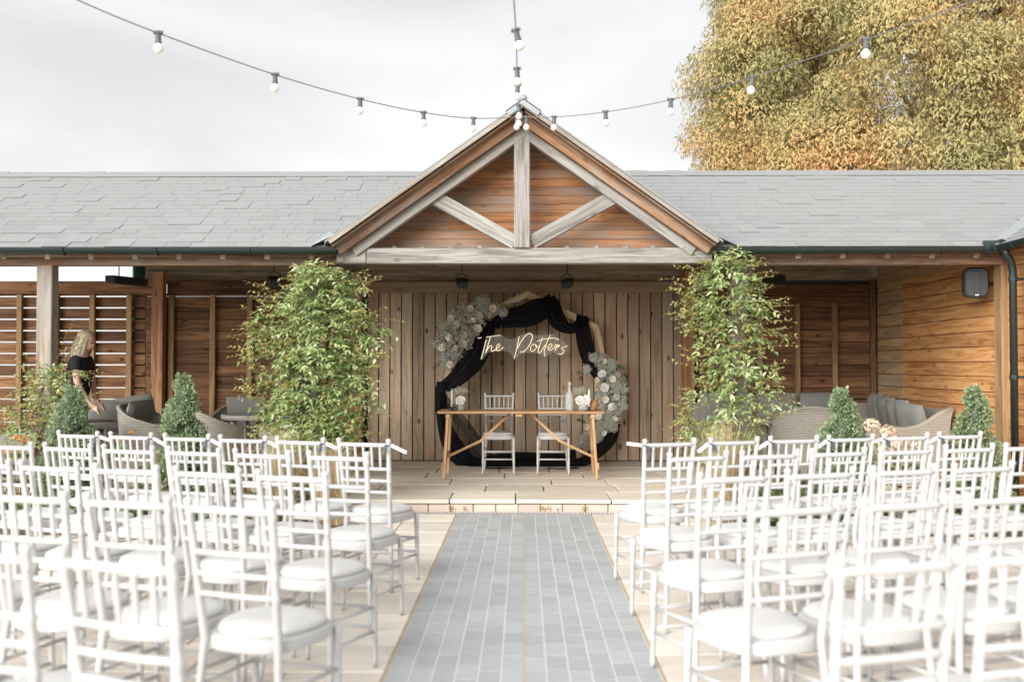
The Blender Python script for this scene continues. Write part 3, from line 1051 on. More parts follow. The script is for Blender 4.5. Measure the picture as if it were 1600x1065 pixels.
def rounded_outline(wb, wf, yb, yf, bow, z, n=36, e=3.2, inset=0.0):
    """Seat outline: narrower at the back, bowed front, rounded corners."""
    pts = []
    for k in range(n):
        a = 2 * math.pi * k / n
        c, s = math.cos(a), math.sin(a)
        u = math.copysign(abs(c) ** (2 / e), c)
        v = math.copysign(abs(s) ** (2 / e), s)
        y = (yb + yf) / 2 + v * ((yf - yb) / 2 - inset)
        w = wb + (wf - wb) * (v + 1) / 2
        x = u * (w / 2 - inset)
        if v > 0: y += bow * (1 - u * u) * v
        pts.append((x, y, z))
    return pts

def make_chair():
    t = empty('spindle_chair')
    W = MAT['chair_paint']
    rails = [(.895, .0125), (.747, .0105), (.673, .0105), (.602, .0105)]
    def post_at(s, z):
        foot, seat, top = Vector((s * .178, -.205, 0)), Vector((s * .148, -.168, .44)), Vector((s * .168, -.238, .92))
        if z < .44: return foot.lerp(seat, z / .44)
        return seat.lerp(top, (z - .44) / .48)
    for s in (-1, 1):
        pa, ra = ringed(post_at(s, 0), post_at(s, .44), .0125, .0152, (.12, .55), finial=False)
        pb, rb = ringed(post_at(s, .44), post_at(s, .912), .0152, .0135, (.335, .485, .64, .93))
        tip = post_at(s, .92)
        pts = pa + pb[1:] + [tip + Vector((0, 0, z)) for z in (-.002, .006, .014, .017)]
        rad = ra + rb[1:] + [.0155, .0165, .012, .003]
        MB().tube(pts, rad, 12).build('back_post', W, t, smooth=True)
        pl, rl = ringed((s * .176, .172, .43), (s * .180, .186, 0), .0152, .0108, (.18, .40, .68, .93))
        MB().tube(pl, rl, 12).build('front_leg', W, t, smooth=True)
        for z in (.285, .175):
            MB().tube([post_at(s, z), (s * .178, .18, z - .01)], .0085, 8).build('stretcher', W, t, smooth=True)
    for z, r in rails:
        a, b = post_at(-1, z), post_at(1, z)
        n = 8
        pts = [a.lerp(b, k / n) + Vector((0, -.010 * (1 - (2 * k / n - 1) ** 2), 0)) for k in range(n + 1)]
        MB().tube(pts, r, 10).build('back_rail', W, t, smooth=True)
    for k in range(5):
        f = (k + 1) / 6
        a = post_at(-1, .747).lerp(post_at(1, .747), f); b = post_at(-1, .895).lerp(post_at(1, .895), f)
        o = Vector((0, -.010 * (1 - (2 * f - 1) ** 2), 0))
        MB().tube([a + o, a.lerp(b, .15) + o, a.lerp(b, .5) + o, a.lerp(b, .85) + o, b + o], [.0055, .0078, .0088, .0078, .0055], 8).build('spindle', W, t, smooth=True)
    for z in (.27, .18):
        MB().tube([(-.178, .182, z), (.178, .182, z)], .0085, 8).build('stretcher', W, t, smooth=True)
    MB().tube([post_at(-1, .23), post_at(1, .23)], .0085, 8).build('stretcher', W, t, smooth=True)
    rg = [rounded_outline(.335, .415, -.195, .195, .018, z, inset=i) for z, i in ((.405, .012), (.411, .002), (.440, 0), (.450, .003), (.455, .012))]
    MB().rings(rg).build('seat', W, t, angle=40)
    cu = [(.452, .020), (.459, .010), (.470, .006), (.481, .014), (.489, .04), (.494, .08), (.496, .14)]
    rg = [rounded_outline(.325, .405, -.175, .19, .018, z, inset=i, e=2.7) for z, i in cu]
    MB().rings(rg).build('cushion', MAT['cushion_white'], t, smooth=True)
    return t

ORD = ['first', 'second', 'third', 'fourth', 'fifth', 'sixth']
proto = make_chair()
TH = R(18.5)
first_used = False
row_chairs = []
for side in (-1, 1):
    sn = 'right of the aisle' if side > 0 else 'left of the aisle'
    for row in range(5):
        for k in range(6):
            c0 = Vector((side * (.83 if side > 0 else .912), 6.545 - .957 * row, 0))
            c = c0 + Vector((side * math.cos(TH), math.sin(TH), 0)) * .436 * k
            # leave out chairs that stand wholly outside the picture
            px = VPX + c.x / max(c.y - .25, .1) * FPX
            py_x = VPX + c.x / (c.y + .3) * FPX
            if side > 0 and min(px, py_x) - 120 * 4 / c.y > 1600: continue
            if side < 0 and max(px, py_x) + 120 * 4 / c.y < 0: continue
            M = Matrix.Translation(c + Vector((random.uniform(-.008, .008), random.uniform(-.012, .012), .004))) @ Matrix.Rotation(side * TH + R(random.uniform(-2.0, 2.0)), 4, 'Z')
            if not first_used:
                o = proto; o.matrix_basis = M; WM[o] = M; first_used = True
            else:
                o = copy_tree(proto, M)
            pos = 'on the aisle' if k == 0 else ORD[k] + ' from the aisle'
            rw = 'front row' if row == 0 else ORD[row] + ' row back'
            tag(o, f'white spindle-back chair, {rw}, {pos}, {sn}', 'chair', 'white chairs set out in rows facing the terrace')
            row_chairs.append((side, row, k, M))
# two chairs behind the table face the camera
for x, d, rz, lb in ((-.29, 12.02, R(180.0), 'white spindle-back chair behind the trestle table, nearer the pale candle and left bouquet'),
                     (.345, 12.02, R(180.0), 'white spindle-back chair behind the trestle table, nearer the clear glass bottle')):
    o = copy_tree(proto, Matrix.Translation((x, d, TERR + .003)) @ Matrix.Rotation(rz + R(random.uniform(-1, 1)), 4, 'Z'))
    tag(o, lb, 'chair', 'pair of chairs at the trestle table')

# ribbon-tied paper tags on the front row
for side, row, k, M in row_chairs:
    if row != 0: continue
    s = -1 if side > 0 else 1                     # the aisle-side post
    sn = 'right of the aisle' if side > 0 else 'left of the aisle'
    p = M @ Vector((s * .167, -.235, .895))
    t = thing('ribbon_tag', f'ribbon-tied paper tag on the front-row chair {"on the aisle" if k == 0 else ORD[k] + " from the aisle"}, {sn}', 'tag', p, 0, 'paper tags tied to the front row chairs')
    band = MB()
    ringp = [p + Vector((math.cos(a) * .0195, math.sin(a) * .0195, .004 * math.sin(a * 2))) for a in np.linspace(0, 2 * math.pi, 13)]
    band.tube(ringp, .004, 6)
    band.bar(p + Vector((-s * .018, -.012, 0)), p + Vector((-s * .034, -.022, -.055)), .011, .002, up=(0, -1, .2))
    band.bar(p + Vector((-s * .012, -.016, 0)), p + Vector((-s * .012, -.030, -.045)), .011, .002, up=(.3, -1, .2))
    band.build('ribbon', MAT['ribbon'], t)
    drop = random.uniform(-.055, -.025) if not (side > 0 and k == 0) else .012
    ln = .105 if k in (0, 4, 5) else .075
    a = p + Vector((s * .017, -.012, .002)); b = a + Vector((s * ln * .9, -.01, drop))
    nrm = Vector((.15, -1, .55)).normalized()
    MB().bar(a, b, .020, .003, up=nrm).build('paper', MAT['paper'], t)

# ------------------------------------------------------------------ trestle table with its things
TBL_Y0, TBL_Y1, TTOP = 11.42, 12.0, TERR + .755
tbl = thing('trestle_table', 'long narrow varnished wooden trestle table with folding braces on the terrace', 'table', (0, 11.7, TERR))
PN = MAT['pine']
xl, xr = -.965, .90
plank('table_top', (xl, 11.56, TTOP - .014), (xr, 11.56, TTOP - .014), .285, .028, PN, tbl, ch=.006)
plank('table_top', (xl, 11.848, TTOP - .014), (xr, 11.848, TTOP - .014), .285, .028, PN, tbl, ch=.006)
for s, x in ((-1, xl + .13), (1, xr - .14)):
    for yf, yt in ((11.40, 11.47), (12.03, 11.93)):
        plank('leg', (x + s * .055, yf, TERR + .002), (x + s * .012, yt, TTOP - .03), .032, .032, PN, tbl, up=(1, 0, 0), ch=.004)
    plank('cleat', (x + s * .012, 11.44, TTOP - .055), (x + s * .012, 11.97, TTOP - .055), .05, .045, PN, tbl)
    plank('leg_rail', (x + s * .04, 11.44, TERR + .26), (x + s * .04, 11.99, TERR + .26), .03, .03, PN, tbl)
    MB().box((x + s * .068, 11.40, TERR + .15), (.018, .03, .075), ch=.003).build('foot_block', PN, tbl)
    # two-piece folding brace
    e0 = Vector((x + s * .03, 11.55, TERR + .235)); mid = Vector((x - s * .345, 11.60, TERR + .41)); e1 = Vector((x - s * .68, 11.64, TTOP - .035))
    plank('brace', e0, mid + (mid - e0).normalized() * .03, .028, .018, PN, tbl, up=(0, -1, 0))
    plank('brace', mid, e1, .028, .018, PN, tbl, up=(0, -1, 0))
plank('cleat', ((xl + xr) / 2 - .02, 11.44, TTOP - .045), ((xl + xr) / 2 - .02, 11.97, TTOP - .045), .07, .035, PN, tbl)

def rose_mesh(name, r, mat, seed=0):
    """Open rose: whorls of cupped petals round a tight bud."""
    rr = random.Random(seed)
    b = MB()
    for ring, (n, rad, tilt, size) in enumerate(((3, .12, .15, .55), (5, .32, .45, .75), (6, .55, .85, .95), (7, .72, 1.15, 1.05))):
        for k in range(n):
            a = 2 * math.pi * (k + rr.random() * .5 + ring * .4) / n
            tl = tilt + rr.uniform(-.1, .1)
            M = Matrix.Rotation(a, 4, 'Z') @ Matrix.Translation((rad * r * .55, 0, r * (.25 - ring * .07))) @ Matrix.Rotation(tl, 4, 'Y')
            w, h = r * size * .62, r * size * .95
            vs, fs = [], []
            for i in range(4):
                v = i / 3
                for j in range(4):
                    u = j / 3 * 2 - 1
                    ww = w * math.sin(math.pi * (.22 + .62 * v)) * (1 if v < .95 else .8)
                    x = -.35 * w * (1 - u * u) * (1 - .2 * v) * -1 + (.22 * h * max(0, v - .75))
                    vs.append((x - .35 * w, u * ww, v * h - .3 * h))
            for i in range(3):
                for j in range(3):
                    q = i * 4 + j
                    fs.append((q, q + 1, q + 5, q + 4))
            b.add(vs, fs, M)
    b.lathe([(r * .10, -r * .2), (r * .30, r * .1), (r * .25, r * .4), (r * .08, r * .55)], 8)
    me = b.mesh(name, True)
    me.materials.append(mat)
    return me
ROSE_C = [rose_mesh('rose', 1.0, MAT['rose_cream'], 1), rose_mesh('rose', 1.0, MAT['rose_cream'], 2)]
ROSE_W = [rose_mesh('rose', 1.0, MAT['rose_white'], 3), rose_mesh('rose', 1.0, MAT['rose_white'], 4)]

def rose(parent, p, r, facing, white=False):
    me = random.choice(ROSE_W if white else ROSE_C)
    q = Vector(facing).to_track_quat('Z', 'Y').to_matrix().to_4x4()
    M = Matrix.Translation(p) @ q @ Matrix.Rotation(random.uniform(0, 6.28), 4, 'Z') @ Matrix.Scale(r, 4)
    return mk('rose', me, None, parent, M)

def blobs_mesh(name, pos, r):
    """Tiny five-petalled florets as small eight-faced beads."""
    n = len(pos)
    r = np.broadcast_to(r, (n,)).reshape(-1, 1)
    o = np.array([[1, 0, 0], [-1, 0, 0], [0, 1, 0], [0, -1, 0], [0, 0, 1], [0, 0, -1]], float)
    v = pos[:, None, :] + o[None] * r[:, None, :] * rng.uniform(.7, 1.25, size=(n, 6, 1))
    f = np.array([[0, 2, 4], [2, 1, 4], [1, 3, 4], [3, 0, 4], [2, 0, 5], [1, 2, 5], [3, 1, 5], [0, 3, 5]])
    fs = (np.arange(n) * 6)[:, None, None] + f[None]
    return np_mesh(name, v.reshape(-1, 3), fs.reshape(-1, 3))

def gyp_cloud(centres, radii, per, floret=.0042):
    """Florets gathered in small sprays around the given centres."""
    out = []
    for c, r in zip(centres, radii):
        nspray = max(3, int(per / 7))
        sc = np.array(c) + unit(nspray) * r * rng.uniform(.35, 1.0, size=(nspray, 1))
        for s in sc:
            k = rng.integers(6, 13)
            out.append(s + rng.normal(size=(k, 3)) * .0115)
    p = np.concatenate(out)
    return p, rng.uniform(.7, 1.3, len(p)) * floret

def vase(name, label, loc, prof, flowers):
    t = thing(name, label, 'vase', loc)
    MB().lathe(prof, 20).build('glass', MAT['clear_glass'], t, smooth=True, mw=Matrix.Translation(loc))
    flowers(t, Vector(loc))
    return t

def small_bouquet(t, base, nrose, gyp_c, gyp_r, rose_pts, stem_top):
    st = MB()
    for k in range(7):
        st.tube([base + Vector((random.uniform(-.012, .012), random.uniform(-.012, .012), .008)), base + Vector((random.uniform(-.02, .02), random.uniform(-.02, .02), stem_top))], .0016, 5)
    for c in gyp_c:
        for k in range(4):
            st.tube([base + Vector((0, 0, .05)), base + Vector(c) + Vector((random.uniform(-.03, .03), random.uniform(-.02, .02), random.uniform(-.02, .02)))], .0009, 4)
    st.build('stem', MAT['flower_leaf'], t)
    p, r = gyp_cloud([base + Vector(c) for c in gyp_c], gyp_r, 190, .0042)
    tag(mk('gypsophila', blobs_mesh('gypsophila', p, r), MAT['gypsophila'], t), kind='stuff')
    for q, rr in rose_pts:
        rose(t, base + Vector(q), rr, (random.uniform(-.3, .3), -1, .35), True)

vl = at(720, 642, 11.66)
vase('flower_vase', 'small clear jar with white rose at the emptier end of the table', (vl.x, 11.66, TTOP + .001),
     [(.026, 0), (.032, .006), (.034, .05), (.030, .062), (.024, .070), (.026, .078)],
     lambda t, b: small_bouquet(t, b, 2, [(-.02, .0, .22), (.035, .02, .215)], [.05, .038], [((-.004, -.012, .105), .055), ((.02, -.016, .118), .036)], .09))
vr = at(911, 642, 11.66)
vase('flower_vase', 'wider clear jar of white roses between the glass bottle and amber holder', (vr.x, 11.66, TTOP + .001),
     [(.045, 0), (.054, .008), (.056, .05), (.046, .068), (.042, .082)],
     lambda t, b: small_bouquet(t, b, 3, [(-.025, .02, .225), (-.075, .02, .215)], [.048, .04], [((-.035, -.015, .105), .055), ((.03, -.016, .115), .055), ((.0, -.02, .085), .04)], .1))
def candle(px, label):
    c = at(px, 642, 11.55); base = Vector((c.x, 11.55, TTOP + .001))
    t = thing('candlestick', label, 'candle', base, 0, 'taper candles in black holders')
    MB().lathe([(.047, 0), (.047, .004), (.012, .007), (.009, .03), (.020, .034), (.020, .040), (.012, .044)], 20).tube([(.045, 0, .004), (.068, 0, .016), (.070, 0, .03), (.05, 0, .03)], .003, 6).build('holder', MAT['black_metal'], t, smooth=True, mw=Matrix.Translation(base))
    MB().lathe([(.0105, .04), (.0085, .225), (.003, .240), (.001, .252)], 12).build('taper', MAT['wax'], t, smooth=True, mw=Matrix.Translation(base))
candle(706, 'white taper candle in a black chamberstick beside the single-rose jar')
candle(920.5, 'white taper candle in a black chamberstick in front of the amber holder')
bt = at(890, 642, 11.60); base = Vector((bt.x, 11.62, TTOP + .001))
t = thing('glass_bottle', 'tall clear glass bottle with a rounded stopper on the table', 'bottle', base)
MB().lathe([(.038, 0), (.042, .006), (.043, .15), (.040, .18), (.022, .215), (.016, .235), (.0155, .265), (.019, .268), (.019, .275)], 20).build('body', MAT['clear_glass'], t, smooth=True, mw=Matrix.Translation(base))
MB().lathe([(.012, .262), (.013, .278), (.022, .29), (.024, .305), (.016, .322), (.004, .33)], 16).build('stopper', MAT['clear_glass'], t, smooth=True, mw=Matrix.Translation(base))
hv = at(928, 642, 11.68); base = Vector((hv.x, 11.72, TTOP + .001))
t = thing('votive_holder', 'amber glass votive holder behind the right candle on the table', 'candle holder', base)
MB().lathe([(.032, 0), (.040, .008), (.044, .06), (.043, .115), (.041, .115), (.040, .012)], 20, caps=False).build('cup', MAT['amber_glass'], t, smooth=True, mw=Matrix.Translation(base))
MB().lathe([(.036, .012), (.037, .06), (.030, .064), (.002, .062)], 16).build('wax', MAT['rose_cream'], t, smooth=True, mw=Matrix.Translation(base))

# ------------------------------------------------------------------ heptagon arch, drape, flowers, neon sign
AD = 13.12
ac = at(823.6, 596, AD); AR = 142 / FPX * AD
arch = thing('wedding_arch', 'pale wooden seven-sided hoop standing behind the trestle table', 'arch', (ac.x, AD, TERR))
def hv_(k, r): 
    a = math.pi / 2 + 2 * math.pi * k / 7
    return Vector((ac.x + math.cos(a) * r, 0, ac.z + math.sin(a) * r))
for k in range(7):
    a0, a1, b0, b1 = hv_(k, AR), hv_(k + 1, AR), hv_(k, AR * .925), hv_(k + 1, AR * .925)
    for v in (a0, a1, b0, b1): v.y = AD
    # local X along the member for the grain
    M, L = frame(a0, a1, (0, -1, 0))
    Mi = M.inverted()
    me = MB().prism([Mi @ p for p in (a0, a1, b1, b0)], Mi.to_3x3() @ Vector((0, .045, 0))).mesh('arch_member')
    me.materials.append(MAT['pale_pine'])
    mk('arch_member', me, None, arch, M)

def drape(name, pts, parent, mat, pleats=6, amp=.028, nu=48, nv=40, seed=1, ease=1.0):
    """Cloth swath: pts = (px, py, depth, half-width in px across) along the centre line; gathers run along it."""
    rr = np.random.default_rng(seed)
    P = np.array([[*at(p[0], p[1], p[2])] for p in pts])
    Wd = np.array([p[3] / FPX * p[2] for p in pts])
    tt = np.linspace(0, 1, len(pts))
    # Catmull-Rom resample
    def cr(A, u):
        A = np.vstack([2 * A[0] - A[1], A, 2 * A[-1] - A[-2]]) if A.ndim > 1 else np.concatenate([[2 * A[0] - A[1]], A, [2 * A[-1] - A[-2]]])
        m = len(tt) - 1
        x = u * m; i = min(int(x), m - 1); f = x - i
        p0, p1, p2, p3 = A[i], A[i + 1], A[i + 2], A[i + 3]
        return .5 * ((2 * p1) + (-p0 + p2) * f + (2 * p0 - 5 * p1 + 4 * p2 - p3) * f * f + (-p0 + 3 * p1 - 3 * p2 + p3) * f ** 3)
    vs, uv = [], []
    ph = rr.uniform(0, 6.28, 4)
    for i in range(nu):
        u = i / (nu - 1)
        c = cr(P, u); c2 = cr(P, min(u + .01, 1)); c1 = cr(P, max(u - .01, 0))
        tg = c2 - c1; tg /= np.linalg.norm(tg)
        sd = np.cross(tg, (0, 1.0, 0)); sd /= max(np.linalg.norm(sd), 1e-6)
        w = max(float(cr(Wd, u)), .004)
        for j in range(nv):
            v = j / (nv - 1) * 2 - 1
            dp = amp * (math.sin(v * math.pi * pleats * .5 * 2 + ph[0] + 1.1 * math.sin(u * 5 + ph[1])) * .7 + .45 * math.sin(v * math.pi * pleats * 1.7 + ph[2] + u * 3) + .3 * math.sin(u * 11 + ph[3] + v * 2))
            vs.append(c + sd * w * v * (1 + .06 * math.sin(u * 9 + ph[1])) + np.array((0, dp - .02 * (1 - v * v), 0)))
            uv.append((u, v))
    f = [(i * nv + j, i * nv + j + 1, (i + 1) * nv + j + 1, (i + 1) * nv + j) for i in range(nu - 1) for j in range(nv - 1)]
    return mk(name, np_mesh(name, np.array(vs), np.array(f), True, uv), MAT[mat], parent)

dr_ = thing('black_drape', 'sheer black drape wound round the wooden hoop and pooling on the terrace', 'drape', (ac.x, AD, TERR))
F = AD - .06
drape('swag', [(768, 508, F, 6), (792, 498, F - .02, 15), (820, 493, F - .03, 18), (845, 482, F - .03, 17), (862, 470, F - .02, 10)], dr_, 'drape_black', 4, .014, seed=2)
drape('swag', [(850, 464, F, 9), (860, 480, F - .05, 14), (872, 501, F - .06, 14), (888, 513, F - .06, 8), (906, 508, F - .04, 9), (912, 494, F, 12)], dr_, 'drape_black', 4, .014, seed=3)
drape('swag', [(858, 466, F + .0, 10), (868, 480, F - .06, 9), (874, 496, F - .07, 8)], dr_, 'drape_black', 3, .014, seed=13)
drape('swag', [(909, 494, F - .01, 9), (911, 515, F - .05, 12), (915, 540, F - .06, 12), (925, 568, F - .05, 12), (940, 590, F - .02, 10)], dr_, 'drape_black', 5, .014, seed=4)
drape('swag', [(762, 500, F, 14), (752, 532, F - .04, 18), (736, 565, F - .06, 19), (712, 592, F - .05, 14), (694, 604, F - .01, 9)], dr_, 'drape_black', 5, .015, seed=5)
drape('swag', [(690, 596, F - .03, 7), (688, 622, F - .06, 9), (692, 655, F - .06, 10), (704, 690, F - .07, 14), (724, 716, F - .10, 15), (748, 726, F - .14, 9)], dr_, 'drape_black', 4, .014, seed=6)
drape('sheer_swag', [(690, 612, F - .03, 4), (704, 650, F - .03, 16), (722, 686, F - .04, 26), (744, 712, F - .06, 22), (768, 722, F - .10, 9)], dr_, 'drape_sheer', 5, .014, seed=7)
drape('swag', [(738, 722, F - .18, 7), (768, 726, F - .22, 9), (800, 725, F - .2, 9), (835, 727, F - .2, 8), (868, 728, F - .2, 9), (908, 722, F - .16, 8), (935, 704, F - .10, 10), (955, 684, F - .06, 9), (964, 660, F - .02, 6)], dr_, 'drape_black', 4, .015, seed=8, nu=70)
drape('swag', [(752, 732, F - .45, 3), (775, 734, F - .5, 4), (800, 733, F - .42, 3)], dr_, 'drape_black', 3, .015, seed=9, nu=20)
drape('swag', [(855, 733, F - .42, 3), (880, 735, F - .5, 4), (905, 732, F - .42, 3)], dr_, 'drape_black', 3, .015, seed=10, nu=20)
drape('swag', [(760, 716, F - .06, 5), (800, 713, F - .06, 7), (850, 714, F - .06, 7), (900, 709, F - .06, 8)], dr_, 'drape_black', 4, .014, seed=11)

def arrangement(label, centres, roses, nleaf, sprigs):
    """Flower cloud fixed to the hoop: centres = (px, py, radius px)."""
    c0 = at(centres[0][0], centres[0][1], AD - .12)
    t = thing('flower_arrangement', label, 'flowers', c0, 0, 'flower clouds fixed to the wooden hoop')
    cs = [at(x, y, AD - .12) for x, y, r in centres]
    rs_ = [r / FPX * AD for x, y, r in centres]
    lp, la = [], []
    for c, r in zip(cs, rs_):
        k = int(nleaf * r / sum(rs_))
        u = unit(k)
        lp.append(np.array(c) + u * r * rng.uniform(.2, 1.0, size=(k, 1)) * np.array((1, .75, 1)))
        la.append(u + unit(k) * .5)
    for (x0, y0, x1, y1) in sprigs:
        a, b = at(x0, y0, AD - .1), at(x1, y1, AD - .14)
        for q in range(16):
            p = a.lerp(b, q / 15)
            for s in (-1, 1):
                lp.append(np.array([p])); la.append(np.array([list((b - a).normalized() + Vector((0, 0, s * .9)))]))
    me = leaves_mesh('greenery', np.concatenate(lp), np.concatenate(la), .034, .015)
    tag(mk('greenery', me, MAT['flower_leaf'], t), kind='stuff')
    pts, rad = gyp_cloud([c + Vector((0, -.03, 0)) for c in cs], [r * .95 for r in rs_], 600, .0068)
    tag(mk('gypsophila', blobs_mesh('gypsophila', pts, rad), MAT['gypsophila'], t), kind='stuff')
    for x, y, r, w in roses:
        p = at(x, y, AD - .12 - .105)
        rose(t, p, r / FPX * AD, (random.uniform(-.5, .5), -1, random.uniform(-.1, .6)), w)
    return t
arrangement('large cloud of gypsophila and cream roses on the upper shoulder of the hoop',
            [(712, 500, 18), (728, 492, 20), (745, 484, 18), (757, 474, 14), (700, 520, 20), (720, 515, 22), (742, 505, 20), (690, 538, 15), (706, 540, 20), (725, 532, 16), (698, 557, 14), (766, 485, 12), (700, 570, 9), (776, 482, 8), (787, 488, 7), (735, 520, 14), (752, 470, 8), (712, 554, 12)],
            [(734.5, 483, 6.0, 0), (748, 494, 6.5, 0), (738.5, 501, 5, 0), (714.5, 507, 5.5, 0), (746, 514, 7.0, 0), (702, 527, 5.8, 0), (725, 523, 4.6, 0), (723, 538, 7.0, 0), (691.5, 543, 6.2, 0), (711.5, 543.5, 4.0, 0), (703.5, 569, 5.6, 0), (770, 482, 5.8, 0), (704, 497, 5.5, 0)],
            1500, [(780, 480, 806, 474), (700, 560, 678, 575), (716, 560, 728, 548)])
arrangement('long cloud of gypsophila and ivory roses down the lower flank of the hoop',
            [(940, 565, 13), (955, 570, 11), (928, 558, 8), (945, 585, 15), (962, 592, 13), (950, 605, 17), (968, 607, 13), (944, 618, 15), (962, 622, 16), (957, 640, 17), (970, 634, 11), (944, 640, 13), (950, 657, 15), (938, 665, 13), (955, 665, 11), (925, 675, 11), (912, 688, 9), (932, 684, 9), (917, 577, 7), (908, 692, 6), (958, 650, 13)],
            [(943.5, 564.5, 4.5, 0), (941, 585, 6.3, 1), (957, 592, 5.2, 0), (932, 593.5, 4.4, 0), (945, 605.5, 6.8, 1), (946, 624, 5.6, 0), (964, 620.5, 4.8, 0), (956.5, 636, 6.2, 1), (936.5, 651, 5.2, 0), (916, 667, 4.8, 0), (943, 676, 4.6, 1), (960, 655, 4.6, 0)],
            1700, [(925, 580, 903, 582), (960, 570, 975, 575), (915, 660, 903, 655)])

# neon sign: bent tubes on a clear backing
ND = 12.93
sign = thing('neon_sign', 'warm white neon script sign reading The Potters hung inside the hoop', 'sign', at(818, 540, ND))
strokes = [
    [(145, 250), (200, 243)], [(262, 237), (360, 222), (465, 208)],
    [(264, 270), (243, 355), (220, 445), (195, 540)],
    [(322, 236), (300, 310), (278, 385), (255, 455), (280, 405), (310, 365), (335, 352), (342, 375), (334, 415), (350, 432), (385, 415), (425, 385), (453, 352), (445, 332), (420, 345), (403, 385), (410, 418), (440, 422), (475, 400), (503, 373)],
    [(722, 225), (708, 300), (690, 385), (672, 460), (655, 530)],
    [(735, 432), (762, 443), (800, 425), (850, 368), (888, 295), (905, 235), (895, 200), (865, 187), (825, 203), (778, 255), (735, 320), (697, 392)],
    [(955, 345), (920, 335), (890, 362), (878, 405), (895, 432), (930, 420), (958, 385), (962, 352), (945, 338), (965, 368), (990, 372), (1010, 345)],
    [(1045, 235), (1025, 300), (1000, 375), (985, 430), (1000, 452), (1030, 432), (1060, 385), (1085, 340)],
    [(1155, 208), (1125, 270), (1095, 345), (1072, 425), (1075, 480), (1082, 500)],
    [(970, 295), (1030, 275), (1100, 257), (1180, 249), (1240, 258), (1275, 276)],
    [(1125, 398), (1160, 378), (1180, 345), (1160, 330), (1132, 352), (1122, 392), (1140, 418), (1175, 408), (1210, 375), (1230, 335)],
    [(1228, 332), (1238, 345), (1262, 348), (1282, 345), (1272, 368), (1240, 378), (1222, 425)],
    [(1222, 425), (1235, 378), (1275, 352)],
    [(1388, 358), (1350, 372), (1315, 385), (1312, 400), (1338, 420), (1335, 455), (1300, 474), (1268, 462)],
]
def smooth_pts(pts, n=6):
    out = []
    m = len(pts)
    for i in range(m - 1):
        p0, p1, p2, p3 = pts[max(i - 1, 0)], pts[i], pts[i + 1], pts[min(i + 2, m - 1)]
        for k in range(n):
            f = k / n
            out.append(tuple(.5 * ((2 * p1[c]) + (-p0[c] + p2[c]) * f + (2 * p0[c] - 5 * p1[c] + 4 * p2[c] - p3[c]) * f * f + (-p0[c] + 3 * p1[c] - 3 * p2[c] + p3[c]) * f ** 3) for c in (0, 1)))
    out.append(pts[-1])
    return out
def zp(x, y, d): return at(730 + x * .1125, 500 + y * .1125, d)
for i, s in enumerate(strokes):
    pts = [zp(x, y, ND - .008) for x, y in smooth_pts(s)]
    MB().tube(pts, .0046 if i in (2, 3, 4, 5) else .0040, 8).build('neon_tube', MAT['neon_warm'], sign, smooth=True)
pane = [(275, 250), (480, 205), (520, 235), (600, 265), (690, 240), (760, 200), (880, 160), (935, 210), (1010, 205), (1080, 215), (1180, 190), (1300, 265), (1410, 350), (1390, 430), (1290, 500), (1180, 445), (1090, 520), (1000, 470), (880, 450), (760, 465), (650, 555), (600, 455), (520, 425), (420, 430), (300, 445), (215, 540), (185, 550), (215, 430)]
pp = [zp(x, y, ND + .004) for x, y in pane]
MB().prism(pp, (0, .004, 0)).build('backing_pane', MAT['acrylic'], sign)
for a, b in (((455, 0), (487, 205)), ((1200, 130), (1175, 215))):
    MB().tube([zp(*a, AD - .05), zp(*b, ND + .002)], .0035, 6).build('hanging_wire', MAT['copper_wire'], sign)
MB().tube([zp(487, 205, ND + .002), zp(560, 270, ND + .015), zp(680, 385, ND + .01)], .0022, 6).build('cable', MAT['copper_wire'], sign)
# ------------------------------------------------------------------ wicker furniture
def box_uv(me):
    lay = me.uv_layers.new(name='UVMap')
    for p in me.polygons:
        n = p.normal
        for li in p.loop_indices:
            c = me.vertices[me.loops[li].vertex_index].co
            if abs(n.z) > .75: lay.data[li].uv = (c.x, c.y)
            elif abs(n.x) > abs(n.y): lay.data[li].uv = (c.y, c.z)
            else: lay.data[li].uv = (c.x, c.z)

def wick(mb, name, parent, mw=None, mat='wicker'):
    me = mb.mesh(name); box_uv(me)
    return mk(name, me, MAT[mat], parent, mw)

def pillow_mesh(w, h, t, seed=0, n=14):
    rr = random.Random(seed)
    vs, fs = [], []
    ph = rr.uniform(0, 6)
    for s in (1, -1):
        for i in range(n + 1):
            for j in range(n + 1):
                u, v = i / n * 2 - 1, j / n * 2 - 1
                e = (1 - abs(u) ** 2.6) * (1 - abs(v) ** 2.6)
                pin = 1 - .07 * (abs(u) * abs(v)) ** 1.5
                bx = w / 2 * u * pin * (1 - .04 * (1 - v * v))
                bz = h / 2 * v * pin * (1 - .04 * (1 - u * u))
                y = s * (t / 2 * max(e, 0) ** .45 + .006 * math.sin(u * 5 + ph) * e) * (1 - .12 * math.exp(-((u - .2) ** 2 + v * v) * 4))
                vs.append((bx, y, bz))
    m = (n + 1) ** 2
    for o, flip in ((0, True), (m, False)):
        for i in range(n):
            for j in range(n):
                a = o + i * (n + 1) + j
                q = (a, a + 1, a + n + 2, a + n + 1)
                fs.append(q[::-1] if flip else q)
    b = MB().add(vs, fs)
    return b

def pillow(parent, p, w, h, t, rz, tilt=0.0, roll=0.0, name='cushion', seed=0):
    M = Matrix.Translation(p) @ Matrix.Rotation(rz, 4, 'Z') @ Matrix.Rotation(tilt, 4, 'X') @ Matrix.Rotation(roll, 4, 'Y')
    return pillow_mesh(w, h, t, seed).build(name, MAT['grey_fabric'], parent, smooth=True, mw=M)

